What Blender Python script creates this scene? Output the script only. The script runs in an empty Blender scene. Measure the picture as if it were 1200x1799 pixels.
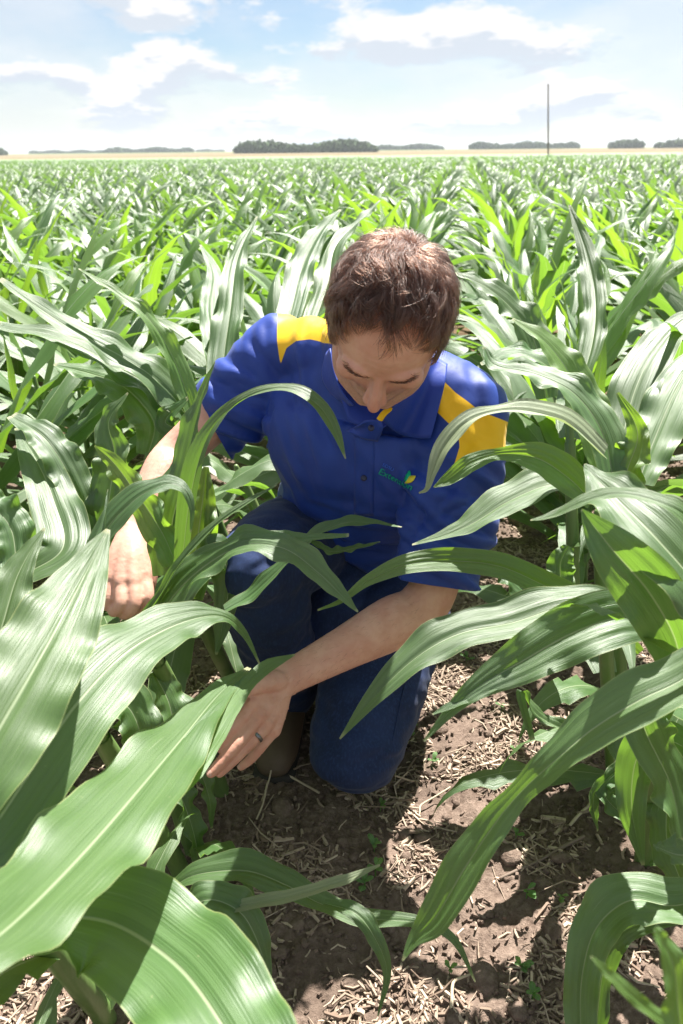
import bpy, bmesh, math, random
import numpy as np
from mathutils import Vector, Matrix
from mathutils.bvhtree import BVHTree

random.seed(7); rng = np.random.default_rng(7)
scene = bpy.context.scene
COL = scene.collection
PI = math.pi

# ------------------------------------------------------------------ camera
CAM_H = 1.12
PITCH = math.radians(24.2)
ROLL = math.radians(0.62)
FPX = 1400.0                      # focal length measured in photograph pixels
CAM = np.array([0.0, 0.0, CAM_H])
_F = np.array([0, math.cos(PITCH), -math.sin(PITCH)])
_U0 = np.array([0, math.sin(PITCH), math.cos(PITCH)])
_X = np.array([1.0, 0, 0])
_R = _X*math.cos(ROLL) - _U0*math.sin(ROLL)
_U = _U0*math.cos(ROLL) + _X*math.sin(ROLL)
cd = bpy.data.cameras.new('camera'); cam = bpy.data.objects.new('camera', cd); COL.objects.link(cam)
cd.sensor_fit = 'VERTICAL'; cd.sensor_height = 36; cd.sensor_width = 24
cd.lens = 36*FPX/1799.0
cd.clip_start = 0.02; cd.clip_end = 9000
cd.dof.use_dof = True; cd.dof.focus_distance = 1.3; cd.dof.aperture_fstop = 7.1
cam.matrix_world = Matrix(((_R[0], _U[0], -_F[0], CAM[0]), (_R[1], _U[1], -_F[1], CAM[1]), (_R[2], _U[2], -_F[2], CAM[2]), (0, 0, 0, 1)))
scene.camera = cam

# ------------------------------------------------------------------ light
SUN_EL, SUN_AZ = math.radians(60), math.radians(24)      # azimuth from +Y towards +X
sd = bpy.data.lights.new('sun', 'SUN'); sd.energy = 5.0; sd.angle = math.radians(0.5); sd.color = (1.0, 0.965, 0.90)
sun = bpy.data.objects.new('sun', sd); COL.objects.link(sun)
SUNV = Vector((math.sin(SUN_AZ)*math.cos(SUN_EL), math.cos(SUN_AZ)*math.cos(SUN_EL), math.sin(SUN_EL)))
sun.rotation_euler = (-SUNV).to_track_quat('-Z', 'Y').to_euler()

world = bpy.data.worlds.new('World'); scene.world = world; world.use_nodes = True
wt = world.node_tree; wn = wt.nodes; wl = wt.links; wn.clear()
def N(t, typ, **kw):
    n = t.nodes.new(typ)
    for k, v in kw.items():
        if k.startswith('i_'): n.inputs[k[2:].replace('_', ' ')].default_value = v
        else: setattr(n, k, v)
    return n
def math_node(t, op, a, b=None, c=None, clamp=False):
    n = t.nodes.new('ShaderNodeMath'); n.operation = op; n.use_clamp = clamp
    for i, x in enumerate((a, b, c)):
        if x is None: continue
        if isinstance(x, (int, float)): n.inputs[i].default_value = x
        else: t.links.new(x, n.inputs[i])
    return n.outputs[0]
def map_range(t, v, a, b, c=0.0, d=1.0, smooth=True):
    n = t.nodes.new('ShaderNodeMapRange'); n.interpolation_type = 'SMOOTHSTEP' if smooth else 'LINEAR'
    t.links.new(v, n.inputs[0])
    for i, x in zip((1, 2, 3, 4), (a, b, c, d)): n.inputs[i].default_value = x
    return n.outputs[0]
def mixc(t, f, a, b, mode='MIX'):
    n = t.nodes.new('ShaderNodeMix'); n.data_type = 'RGBA'; n.blend_type = mode
    for s, x in ((n.inputs[0], f), (n.inputs[6], a), (n.inputs[7], b)):
        if isinstance(x, (int, float)): s.default_value = x
        elif isinstance(x, tuple): s.default_value = (*x[:3], 1)
        else: t.links.new(x, s)
    return n.outputs[2]
sky = N(wt, 'ShaderNodeTexSky'); sky.sky_type = 'NISHITA'; sky.sun_disc = False
sky.sun_elevation = SUN_EL; sky.sun_rotation = SUN_AZ; sky.air_density = 1.0; sky.dust_density = 0.5; sky.ozone_density = 3.0
bg_sky = N(wt, 'ShaderNodeBackground'); bg_sky.inputs[1].default_value = 0.037
wl.new(sky.outputs[0], bg_sky.inputs[0])
# cumulus field: noise laid on a flat cloud deck seen in perspective
tc = N(wt, 'ShaderNodeTexCoord'); sx = N(wt, 'ShaderNodeSeparateXYZ'); wl.new(tc.outputs['Generated'], sx.inputs[0])
zz = math_node(wt, 'MAXIMUM', sx.outputs[2], 0.0)
def deck(dz, seed, scale=5.2, detail=8):
    v = N(wt, 'ShaderNodeCombineXYZ'); wl.new(sx.outputs[0], v.inputs[0]); wl.new(sx.outputs[1], v.inputs[1])
    e = math_node(wt, 'MULTIPLY', math_node(wt, 'POWER', math_node(wt, 'ADD', zz, 0.02+dz), 0.8), 2.3); wl.new(e, v.inputs[2])
    o = N(wt, 'ShaderNodeVectorMath'); o.operation = 'ADD'; o.inputs[1].default_value = (seed, seed*.37, 0); wl.new(v.outputs[0], o.inputs[0])
    n = N(wt, 'ShaderNodeTexNoise'); n.inputs['Scale'].default_value = scale; n.inputs['Detail'].default_value = detail
    n.inputs['Roughness'].default_value = 0.58; n.inputs['Distortion'].default_value = 0.1
    wl.new(o.outputs[0], n.inputs['Vector']); return n.outputs['Fac']
CLOUD_SEED = 12.4
mid = deck(0.0, CLOUD_SEED); hi = deck(0.012, CLOUD_SEED, 5.2, 5); lo = deck(-0.012, CLOUD_SEED, 5.2, 5)
thin = deck(0.0, 41.0, 2.2, 5)
m = map_range(wt, mid, 0.47, 0.55)
veil = math_node(wt, 'MULTIPLY', map_range(wt, thin, 0.40, 0.62), 0.55)
horiz = math_node(wt, 'MULTIPLY', map_range(wt, zz, 0.0, 0.10, 1.0, 0.0), 0.65)
m = math_node(wt, 'MAXIMUM', m, math_node(wt, 'MAXIMUM', veil, horiz))
shade = map_range(wt, math_node(wt, 'SUBTRACT', hi, lo), -0.01, 0.05, 0.0, 1.0)
shade = math_node(wt, 'MULTIPLY', shade, map_range(wt, mid, 0.47, 0.54))
shade = math_node(wt, 'ADD', shade, map_range(wt, mid, 0.50, 0.40, 0.0, 0.30), None, True)
cc = mixc(wt, shade, (0.99, 0.99, 1.0), (0.72, 0.79, 0.88))
bg_c = N(wt, 'ShaderNodeBackground'); wl.new(cc, bg_c.inputs[0]); bg_c.inputs[1].default_value = 0.305
mx = N(wt, 'ShaderNodeMixShader'); wl.new(m, mx.inputs[0]); wl.new(bg_sky.outputs[0], mx.inputs[1]); wl.new(bg_c.outputs[0], mx.inputs[2])
wo = N(wt, 'ShaderNodeOutputWorld'); wl.new(mx.outputs[0], wo.inputs[0])
vs = scene.view_settings; vs.view_transform = 'Standard'; vs.look = 'None'; vs.exposure = 1.72; vs.gamma = 1.0; vs.use_curve_mapping = False
scene.cycles.max_bounces = 7; scene.cycles.transparent_max_bounces = 8; scene.cycles.use_denoising = True

# ------------------------------------------------------------------ helpers
def at(u, v, z):
    """point seen at photograph pixel (u, v), z metres in front of the lens"""
    return CAM + z*(_F + (u-600)/FPX*_R + (899.5-v)/FPX*_U)
def gp(u, v, h=0.0):
    d = _F + (u-600)/FPX*_R + (899.5-v)/FPX*_U
    return CAM + d*((h-CAM_H)/d[2])
def project(P):
    P = np.asarray(P, float); d = P-CAM
    z = d@_F
    return np.stack([600+FPX*(d@_R)/z, 899.5-FPX*(d@_U)/z, z], -1)
def nrm(a):
    a = np.asarray(a, float); return a/(np.linalg.norm(a, axis=-1, keepdims=True)+1e-12)
_perm = np.random.default_rng(11).permutation(512)
_grad = nrm(np.random.default_rng(12).normal(size=(512, 3)))
def pnoise(P):
    """vectorised gradient noise, about -0.7..0.7"""
    P = np.asarray(P, float); I = np.floor(P).astype(int); f = P-I; w = f*f*f*(f*(f*6-15)+10)
    def g(dx, dy, dz):
        h = _perm[(_perm[(_perm[(I[:, 0]+dx) & 511]+I[:, 1]+dy) & 511]+I[:, 2]+dz) & 511]
        return ((f-np.array([dx, dy, dz]))*_grad[h]).sum(1)
    L = lambda a, b, t: a+(b-a)*t
    return L(L(L(g(0,0,0), g(1,0,0), w[:,0]), L(g(0,1,0), g(1,1,0), w[:,0]), w[:,1]),
             L(L(g(0,0,1), g(1,0,1), w[:,0]), L(g(0,1,1), g(1,1,1), w[:,0]), w[:,1]), w[:,2])
def fbm(P, o=4, g=0.5):
    s = 0; a = 1.0; P = np.asarray(P, float)
    for i in range(o):
        s = s+a*pnoise(P*(2.03**i)+17.3*i); a *= g
    return s
def spline(P, n):
    """Catmull-Rom through rows of P (any width), n samples evenly in parameter"""
    P = np.asarray(P, float); Q = np.vstack([2*P[0]-P[1], P, 2*P[-1]-P[-2]]); m = len(P)-1
    out = []
    for t in np.linspace(0, m, n):
        i = min(int(t), m-1); f = t-i; a, b, c, d = Q[i:i+4]
        out.append(0.5*((2*b)+(c-a)*f+(2*a-5*b+4*c-d)*f*f+(3*b-a-3*c+d)*f**3))
    return np.array(out)
def mesh_np(name, V, F, uv=None, smooth=True):
    me = bpy.data.meshes.new(name)
    F = [tuple(int(i) for i in f) for f in F] if not isinstance(F, np.ndarray) else F.tolist()
    me.from_pydata(np.asarray(V, float).tolist(), [], F); 
    if uv is not None:
        l = me.uv_layers.new(name='UVMap'); idx = np.empty(len(me.loops), int); me.loops.foreach_get('vertex_index', idx)
        l.data.foreach_set('uv', np.asarray(uv, float)[idx].ravel())
    if smooth: me.polygons.foreach_set('use_smooth', [True]*len(me.polygons))
    me.update(); return me
def link(name, me, mat=None, parent=None, label=None, cat=None, group=None, kind=None):
    o = bpy.data.objects.new(name, me)
    if mat is not None and me is not None:
        if not me.materials: me.materials.append(mat)
    COL.objects.link(o)
    if parent is not None: o.parent = parent
    return tag(o, label, cat, group, kind)
def tag(o, label=None, cat=None, group=None, kind=None):
    if label: o['label'] = label
    if cat: o['category'] = cat
    if group: o['group'] = group
    if kind: o['kind'] = kind
    return o
def merge(parts):
    """[(V, F[, uv])] -> one V, F, uv"""
    V = []; F = []; UV = []; k = 0
    for p in parts:
        V.append(p[0]); F += [tuple(int(i)+k for i in f) for f in p[1]]; k += len(p[0])
        UV.append(p[2] if len(p) > 2 else np.zeros((len(p[0]), 2)))
    return np.vstack(V), F, np.vstack(UV)
def tube(P, ra, rb=None, lat=None, seg=16, n=None, cap=True, exp=2.0):
    """closed tube through P; ra half width along lat, rb half depth; lat one vector or one per point"""
    P = np.asarray(P, float); m = len(P)
    ra = np.broadcast_to(np.asarray(ra, float), (m,)); rb = ra if rb is None else np.broadcast_to(np.asarray(rb, float), (m,))
    if lat is None:
        d = P[-1]-P[0]; lat = np.cross(d, [0, 0, 1.0] if abs(nrm(d)[2]) < .9 else [0, 1.0, 0])
    lat = np.broadcast_to(np.asarray(lat, float), (m, 3))
    A = np.hstack([P, ra[:, None], rb[:, None], lat])
    if n is None: n = max(2, (m-1)*6+1)
    A = spline(A, n); P = A[:, :3]; ra = A[:, 3]; rb = A[:, 4]; lat = A[:, 5:]
    T = nrm(np.gradient(P, axis=0)); L = nrm(lat-(lat*T).sum(1, keepdims=True)*T); D = np.cross(T, L)
    V = []; 
    if cap:   # rounded ends
        def ring(c, s, i, off): return c+0*off
    ang = np.arange(seg)/seg*2*PI
    ca = np.sign(np.cos(ang))*np.abs(np.cos(ang))**(2/exp); sa = np.sign(np.sin(ang))*np.abs(np.sin(ang))**(2/exp)
    rings = []
    def add(i, sc, off):
        rings.append(P[i]+T[i]*off+sc*(ra[i]*ca[:, None]*L[i]+rb[i]*sa[:, None]*D[i]))
    if cap:
        for t in (80, 55, 30): add(0, math.cos(math.radians(t)), -min(ra[0], rb[0])*math.sin(math.radians(t)))
    for i in range(n): add(i, 1, 0)
    if cap:
        for t in (30, 55, 80): add(n-1, math.cos(math.radians(t)), min(ra[-1], rb[-1])*math.sin(math.radians(t)))
    V = np.vstack(rings); F = []
    k = len(rings)
    for i in range(k-1):
        for j in range(seg):
            a = i*seg+j; b = i*seg+(j+1) % seg
            F.append((a, b, b+seg, a+seg))
    if cap:
        F.append(tuple(range(seg-1, -1, -1))); F.append(tuple((k-1)*seg+j for j in range(seg)))
    uv = np.stack([np.tile(np.arange(seg)/seg, k), np.repeat(np.arange(k)/(k-1), seg)], 1)
    return V, F, uv
def ball(c, r, axes=None, seg=20, ring=14):
    """ellipsoid; r 3 radii, axes rows = directions of the radii"""
    r = np.broadcast_to(np.asarray(r, float), (3,)); A = np.eye(3) if axes is None else np.asarray(axes, float)
    V = []; F = []
    for i in range(1, ring):
        t = PI*i/ring
        for j in range(seg):
            p = 2*PI*j/seg; V.append((math.sin(t)*math.cos(p), math.sin(t)*math.sin(p), math.cos(t)))
    V.append((0, 0, 1)); V.append((0, 0, -1)); k = (ring-1)*seg
    for i in range(ring-2):
        for j in range(seg):
            a = i*seg+j; b = i*seg+(j+1) % seg; F.append((a, a+seg, b+seg, b))
    for j in range(seg):
        F.append((j, (j+1) % seg, k)); F.append(((ring-2)*seg+(j+1) % seg, (ring-2)*seg+j, k+1))
    V = (np.array(V)*r)@A+np.asarray(c, float)
    return V, F
def box(c, s, axes=None):
    A = np.eye(3) if axes is None else np.asarray(axes, float)
    V = np.array([(x, y, z) for x in (-.5, .5) for y in (-.5, .5) for z in (-.5, .5)])*np.asarray(s, float)@A+np.asarray(c, float)
    return V, [(0, 1, 3, 2), (4, 6, 7, 5), (0, 4, 5, 1), (2, 3, 7, 6), (0, 2, 6, 4), (1, 5, 7, 3)]
def remesh(parts, voxel, smooth_it=4, factor=0.5):
    """merge overlapping closed shapes into one continuous skin -> V, F arrays"""
    V, F, _ = merge(parts); me = mesh_np('tmp', V, F); o = bpy.data.objects.new('tmp', me); COL.objects.link(o)
    m = o.modifiers.new('r', 'REMESH'); m.mode = 'VOXEL'; m.voxel_size = voxel; m.adaptivity = 0
    s = o.modifiers.new('s', 'SMOOTH'); s.iterations = smooth_it; s.factor = factor
    dg = bpy.context.evaluated_depsgraph_get(); ev = o.evaluated_get(dg); r = ev.to_mesh()
    V = np.empty(len(r.vertices)*3); r.vertices.foreach_get('co', V); V = V.reshape(-1, 3)
    nf = len(r.polygons); li = np.empty(len(r.loops), int); r.loops.foreach_get('vertex_index', li)
    F = li.reshape(nf, 4) if len(li) == nf*4 else None
    if F is None: F = [tuple(p.vertices) for p in r.polygons]
    ev.to_mesh_clear(); bpy.data.objects.remove(o); bpy.data.meshes.remove(me)
    return V, F
def vnormals(V, F):
    F = np.asarray(F); n = np.cross(V[F[:, 2]]-V[F[:, 0]], V[F[:, 3]]-V[F[:, 1]]); out = np.zeros_like(V)
    for i in range(4): np.add.at(out, F[:, i], n)
    return nrm(out)
def set_attr(me, name, vals, typ='FLOAT'):
    a = me.attributes.new(name, typ, 'POINT')
    if typ == 'FLOAT': a.data.foreach_set('value', np.asarray(vals, np.float32))
    elif typ == 'FLOAT_VECTOR': a.data.foreach_set('vector', np.asarray(vals, np.float32).ravel())
    return a
def poly_sdf(p, poly):
    """signed distance (negative inside) of 2D points to a polygon"""
    p = np.asarray(p, float); poly = np.asarray(poly, float); d = np.full(len(p), 1e9); s = np.ones(len(p))
    for i in range(len(poly)):
        a = poly[i]; b = poly[i-1]; e = b-a; w = p-a
        t = np.clip((w@e)/(e@e), 0, 1); q = w-t[:, None]*e; d = np.minimum(d, (q*q).sum(1))
        c1 = p[:, 1] >= a[1]; c2 = p[:, 1] < b[1]; c3 = e[0]*w[:, 1] > e[1]*w[:, 0]
        fl = (c1 & c2 & c3) | (~c1 & ~c2 & ~c3); s = np.where(fl, -s, s)
    return s*np.sqrt(d)

# ------------------------------------------------------------------ materials
def new_mat(name):
    m = bpy.data.materials.new(name); m.use_nodes = True; t = m.node_tree; t.nodes.clear()
    out = t.nodes.new('ShaderNodeOutputMaterial'); p = t.nodes.new('ShaderNodeBsdfPrincipled'); t.links.new(p.outputs[0], out.inputs[0])
    return m, t, p, out
def set_in(t, p, **kw):
    for k, v in kw.items():
        s = p.inputs[k.replace('_', ' ')]
        if isinstance(v, (int, float)): s.default_value = v
        elif isinstance(v, tuple): s.default_value = (*v, 1) if len(v) == 3 and s.type == 'RGBA' else v
        else: t.links.new(v, s)
def noise_node(t, scale, detail=3, rough=0.5, vec=None, dist=0.0):
    n = t.nodes.new('ShaderNodeTexNoise'); n.inputs['Scale'].default_value = scale; n.inputs['Detail'].default_value = detail
    n.inputs['Roughness'].default_value = rough; n.inputs['Distortion'].default_value = dist
    if vec is not None: t.links.new(vec, n.inputs['Vector'])
    return n.outputs['Fac']
def objcoord(t, scale=None):
    c = t.nodes.new('ShaderNodeTexCoord').outputs['Object']
    if scale is None: return c
    m = t.nodes.new('ShaderNodeMapping'); m.inputs['Scale'].default_value = scale; t.links.new(c, m.inputs[0]); return m.outputs[0]
def bump(t, p, h, strength=0.3, dist=0.01, prev=None):
    b = t.nodes.new('ShaderNodeBump'); b.inputs['Strength'].default_value = strength; b.inputs['Distance'].default_value = dist
    t.links.new(h, b.inputs['Height'])
    if prev is not None: t.links.new(prev, b.inputs['Normal'])
    if p is not None: t.links.new(b.outputs[0], p.inputs['Normal'])
    return b.outputs[0]

def leaf_material(name, c0, c1, trans, tfac=0.42, rough=0.36, rib=(0.27, 0.34, 0.19), dry=0.12):
    m, t, p, out = new_mat(name)
    uvn = t.nodes.new('ShaderNodeUVMap').outputs[0]; s = t.nodes.new('ShaderNodeSeparateXYZ'); t.links.new(uvn, s.inputs[0])
    u, v = s.outputs[0], s.outputs[1]
    x = math_node(t, 'ABSOLUTE', math_node(t, 'MULTIPLY', math_node(t, 'SUBTRACT', u, 0.5), 2.0))
    # parallel veins running along the blade
    mp = t.nodes.new('ShaderNodeMapping'); mp.inputs['Scale'].default_value = (55, 1.6, 1); t.links.new(uvn, mp.inputs[0])
    rnd = t.nodes.new('ShaderNodeObjectInfo').outputs['Random']
    off = t.nodes.new('ShaderNodeCombineXYZ'); t.links.new(math_node(t, 'MULTIPLY', rnd, 37.0), off.inputs[2])
    ad = t.nodes.new('ShaderNodeVectorMath'); ad.operation = 'ADD'; t.links.new(mp.outputs[0], ad.inputs[0]); t.links.new(off.outputs[0], ad.inputs[1])
    veins = noise_node(t, 1.0, 3, 0.65, ad.outputs[0])
    mp2 = t.nodes.new('ShaderNodeMapping'); mp2.inputs['Scale'].default_value = (9, 1.3, 1); t.links.new(uvn, mp2.inputs[0])
    ad2 = t.nodes.new('ShaderNodeVectorMath'); ad2.operation = 'ADD'; t.links.new(mp2.outputs[0], ad2.inputs[0]); t.links.new(off.outputs[0], ad2.inputs[1])
    bands = noise_node(t, 1.0, 2, 0.5, ad2.outputs[0])
    blot = noise_node(t, 7.0, 4, 0.6, objcoord(t))
    fac = math_node(t, 'ADD', math_node(t, 'MULTIPLY', map_range(t, veins, 0.25, 0.75), 0.34), math_node(t, 'MULTIPLY', map_range(t, bands, 0.3, 0.7), 0.42))
    fac = math_node(t, 'ADD', fac, math_node(t, 'MULTIPLY', math_node(t, 'SUBTRACT', blot, 0.5), 0.5), None, True)
    col = mixc(t, fac, c0, c1)
    hue = t.nodes.new('ShaderNodeHueSaturation'); t.links.new(col, hue.inputs['Color'])
    t.links.new(math_node(t, 'ADD', math_node(t, 'MULTIPLY', rnd, 0.35), 0.82), hue.inputs['Value'])
    r2 = math_node(t, 'FRACT', math_node(t, 'MULTIPLY', rnd, 17.7))
    t.links.new(math_node(t, 'ADD', math_node(t, 'MULTIPLY', r2, 0.025), 0.487), hue.inputs['Hue'])
    col = hue.outputs[0]
    ribm = map_range(t, x, 0.012, 0.045, 1.0, 0.0); ribm = math_node(t, 'MULTIPLY', ribm, map_range(t, v, 0.7, 0.97, 1.0, 0.15))
    col = mixc(t, ribm, col, rib)
    edge = map_range(t, x, 0.965, 0.995)
    col = mixc(t, math_node(t, 'MULTIPLY', edge, 0.6), col, (0.36, 0.40, 0.16))
    # pale scratches along the veins
    mp3 = t.nodes.new('ShaderNodeMapping'); mp3.inputs['Scale'].default_value = (34, 5, 1); t.links.new(uvn, mp3.inputs[0])
    ad3 = t.nodes.new('ShaderNodeVectorMath'); ad3.operation = 'ADD'; t.links.new(mp3.outputs[0], ad3.inputs[0]); t.links.new(off.outputs[0], ad3.inputs[1])
    scr = map_range(t, noise_node(t, 1.0, 2, 0.5, ad3.outputs[0]), 0.69, 0.74)
    col = mixc(t, math_node(t, 'MULTIPLY', scr, 0.45), col, (0.27, 0.33, 0.19))
    # dry freckles and a dry tip
    spk = noise_node(t, 95.0, 3, 0.7, objcoord(t)); spm = math_node(t, 'MULTIPLY', map_range(t, spk, 0.70, 0.76), dry*4)
    tip = math_node(t, 'MULTIPLY', map_range(t, math_node(t, 'ADD', v, math_node(t, 'MULTIPLY', blot, 0.03)), 0.985, 1.01), 0.8)
    col = mixc(t, math_node(t, 'MAXIMUM', spm, tip, None, True), col, (0.42, 0.40, 0.22))
    rg = math_node(t, 'ADD', math_node(t, 'MULTIPLY', veins, 0.22), rough-0.08)
    set_in(t, p, Base_Color=col, Roughness=rg, Specular_IOR_Level=0.9, IOR=1.55)
    h = math_node(t, 'ADD', veins, math_node(t, 'MULTIPLY', ribm, -0.7))
    h = math_node(t, 'ADD', h, math_node(t, 'MULTIPLY', bands, 0.8))
    bn = bump(t, p, h, 0.5, 0.0022)
    tr = t.nodes.new('ShaderNodeBsdfTranslucent'); t.links.new(mixc(t, ribm, mixc(t, fac, trans, tuple(q*1.25 for q in trans)), (0.34, 0.48, 0.14)), tr.inputs[0]); t.links.new(bn, tr.inputs[1])
    ms = t.nodes.new('ShaderNodeMixShader'); ms.inputs[0].default_value = tfac
    t.links.new(p.outputs[0], ms.inputs[1]); t.links.new(tr.outputs[0], ms.inputs[2]); t.links.new(ms.outputs[0], out.inputs[0])
    return m
M_LEAF = leaf_material('corn_leaf', (0.042, 0.100, 0.022), (0.098, 0.178, 0.056), (0.20, 0.38, 0.035), 0.36, 0.44)
M_FIELD_SHEEN = leaf_material('field_corn_leaf_painted_sheen', (0.055, 0.112, 0.034), (0.135, 0.195, 0.095), (0.20, 0.36, 0.05), 0.30, 0.47)  # distant copy of the leaf, silvery sheen painted in as paler greens
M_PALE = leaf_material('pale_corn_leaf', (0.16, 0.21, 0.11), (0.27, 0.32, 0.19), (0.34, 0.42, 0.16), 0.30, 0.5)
M_YOUNG = leaf_material('young_corn_leaf', (0.075, 0.155, 0.030), (0.12, 0.22, 0.06), (0.28, 0.48, 0.03), 0.42, 0.40)
def stalk_material():
    m, t, p, out = new_mat('corn_stalk')
    c = noise_node(t, 1.0, 3, 0.6, objcoord(t, (90, 90, 5))); b = noise_node(t, 9.0, 3, 0.5, objcoord(t))
    col = mixc(t, c, (0.08, 0.15, 0.035), (0.15, 0.23, 0.07)); col = mixc(t, map_range(t, b, .5, .75), col, (0.18, 0.23, 0.09))
    set_in(t, p, Base_Color=col, Roughness=0.42, Subsurface_Weight=0.0); bump(t, p, c, 0.4, 0.002); return m
M_STALK = stalk_material()
# ------------------------------------------------------------------ ground
ROW_AZ = math.radians(8.5)
RD = np.array([math.sin(ROW_AZ), math.cos(ROW_AZ), 0.0]); RP = np.array([math.cos(ROW_AZ), -math.sin(ROW_AZ), 0.0])
LEFT0 = gp(340, 1510); RIGHT0 = gp(1130, 1530)
ROW_L = LEFT0@RP; ROW_W = RIGHT0@RP-ROW_L
def row_coords(P): return (P@RP-ROW_L)/ROW_W, P@RD       # 0 = left row, 1 = right row
def ground_h(P):
    """height of the tilled soil; ridged a little along the rows, cloddy"""
    k, s = row_coords(P)
    h = 0.012*np.cos(2*PI*k)
    h = h+0.020*fbm(P*np.array([5, 5, 5])+3.1, 3)+0.010*fbm(P*22, 3)
    d = np.hypot(P[:, 0], P[:, 1]-1.2); h = h+0.011*fbm(P*62+9, 3)*np.clip(2-d, 0, 1)
    return h
def soil_material(name):
    m, t, p, out = new_mat(name); o = objcoord(t)
    a = noise_node(t, 11, 6, 0.65, o); b = noise_node(t, 90, 5, 0.7, o); c = noise_node(t, 2.2, 3, 0.5, o)
    col = mixc(t, map_range(t, a, .3, .7), (0.085, 0.058, 0.044), (0.175, 0.126, 0.100)); col = mixc(t, map_range(t, b, .35, .75), col, (0.25, 0.185, 0.148))
    col = mixc(t, map_range(t, c, .45, .7), col, (0.10, 0.072, 0.056))
    set_in(t, p, Base_Color=col, Roughness=0.95, Specular_IOR_Level=0.15)
    h = math_node(t, 'ADD', b, math_node(t, 'MULTIPLY', noise_node(t, 320, 3, 0.6, o), 0.5)); bump(t, p, h, 0.9, 0.006); return m
M_SOIL = soil_material('soil')
def grid_sheet(x0, x1, y0, y1, nx, ny, zf, name, mat, kind='structure', label=None, parent=None):
    X, Y = np.meshgrid(np.linspace(x0, x1, nx), np.linspace(y0, y1, ny)); P = np.stack([X.ravel(), Y.ravel(), np.zeros(X.size)], 1)
    P[:, 2] = zf(P); i = np.arange((nx-1)*(ny-1)); r = i//(nx-1); c = i % (nx-1); a = r*nx+c
    me = mesh_np(name, P, np.stack([a, a+1, a+nx+1, a+nx], 1)); return link(name, me, mat, parent, label=label, kind=kind)
def near_h(P):
    e = np.minimum.reduce([(P[:, 0]+1.4)/.25, (1.5-P[:, 0])/.25, (P[:, 1]+.3)/.3, (3.4-P[:, 1])/.3]); e = np.clip(e, 0, 1)
    return ground_h(P)*e + 0.004 - (1-e)*0.012
grid_sheet(-1.4, 1.5, -0.3, 3.4, 363, 463, near_h, 'soil', M_SOIL, label='brown crumbly soil between the corn rows')
# the ground to the horizon, field soil near, stubble and crops far away
def far_material():
    m, t, p, out = new_mat('farmland'); o = objcoord(t); s = t.nodes.new('ShaderNodeSeparateXYZ'); t.links.new(o, s.inputs[0]); y = s.outputs[1]
    a = noise_node(t, 0.05, 3, 0.5, objcoord(t, (0.15, 1, 1)))
    tan = mixc(t, a, (0.16, 0.135, 0.085), (0.21, 0.175, 0.115)); grn = mixc(t, a, (0.10, 0.17, 0.05), (0.16, 0.23, 0.08))
    col = mixc(t, map_range(t, y, 258, 262), grn, tan); col = mixc(t, map_range(t, y, 900, 910), col, (0.12, 0.17, 0.07)); col = mixc(t, map_range(t, y, 1500, 1520), col, (0.36, 0.31, 0.17))
    col = mixc(t, map_range(t, y, 30, 40, 1, 0), col, (0.13, 0.09, 0.06))
    set_in(t, p, Base_Color=col, Roughness=1.0, Specular_IOR_Level=0.0); return m
M_FAR = far_material()
V = [(-2600, -40, -.03), (2600, -40, -.03), (2600, 30, -.03), (-2600, 30, -.03), (2600, 255, -.03), (-2600, 255, -.03), (2600, 262, .25), (-2600, 262, .25), (2600, 620, 2.0), (-2600, 620, 2.0), (2600, 1100, 4.8), (-2600, 1100, 4.8), (2600, 2400, 10), (-2600, 2400, 10), (2600, 3200, 12), (-2600, 3200, 12)]
link('ground', mesh_np('ground', V, [(0, 1, 2, 3), (3, 2, 4, 5), (5, 4, 6, 7), (7, 6, 8, 9), (9, 8, 10, 11), (11, 10, 12, 13), (13, 12, 14, 15)]), M_FAR, kind='structure', label='flat farmland running to the horizon')
# canopy of the far end of the corn field, one uneven sheet of leaf tops
def canopy_material():
    m, t, p, out = new_mat('corn_canopy'); 
    a = noise_node(t, 1.0, 5, 0.75, objcoord(t, (2.2, .9, 2))); b = noise_node(t, 0.03, 2, 0.5, objcoord(t))
    col = mixc(t, map_range(t, a, .3, .7), (0.06, 0.12, 0.035), (0.24, 0.32, 0.16)); col = mixc(t, map_range(t, b, .4, .7), col, (0.14, 0.21, 0.08))
    set_in(t, p, Base_Color=col, Roughness=0.6); bump(t, p, a, 1.0, 0.25); return m
M_CANOPY = canopy_material()
def canopy_h(P): return 0.56+0.10*fbm(P*np.array([1.1, .5, 1]), 3)
grid_sheet(-150, 170, 40, 250, 300, 240, canopy_h, 'corn_field', M_CANOPY, kind='stuff', label='far corn rows merging into one green mass')

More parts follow.
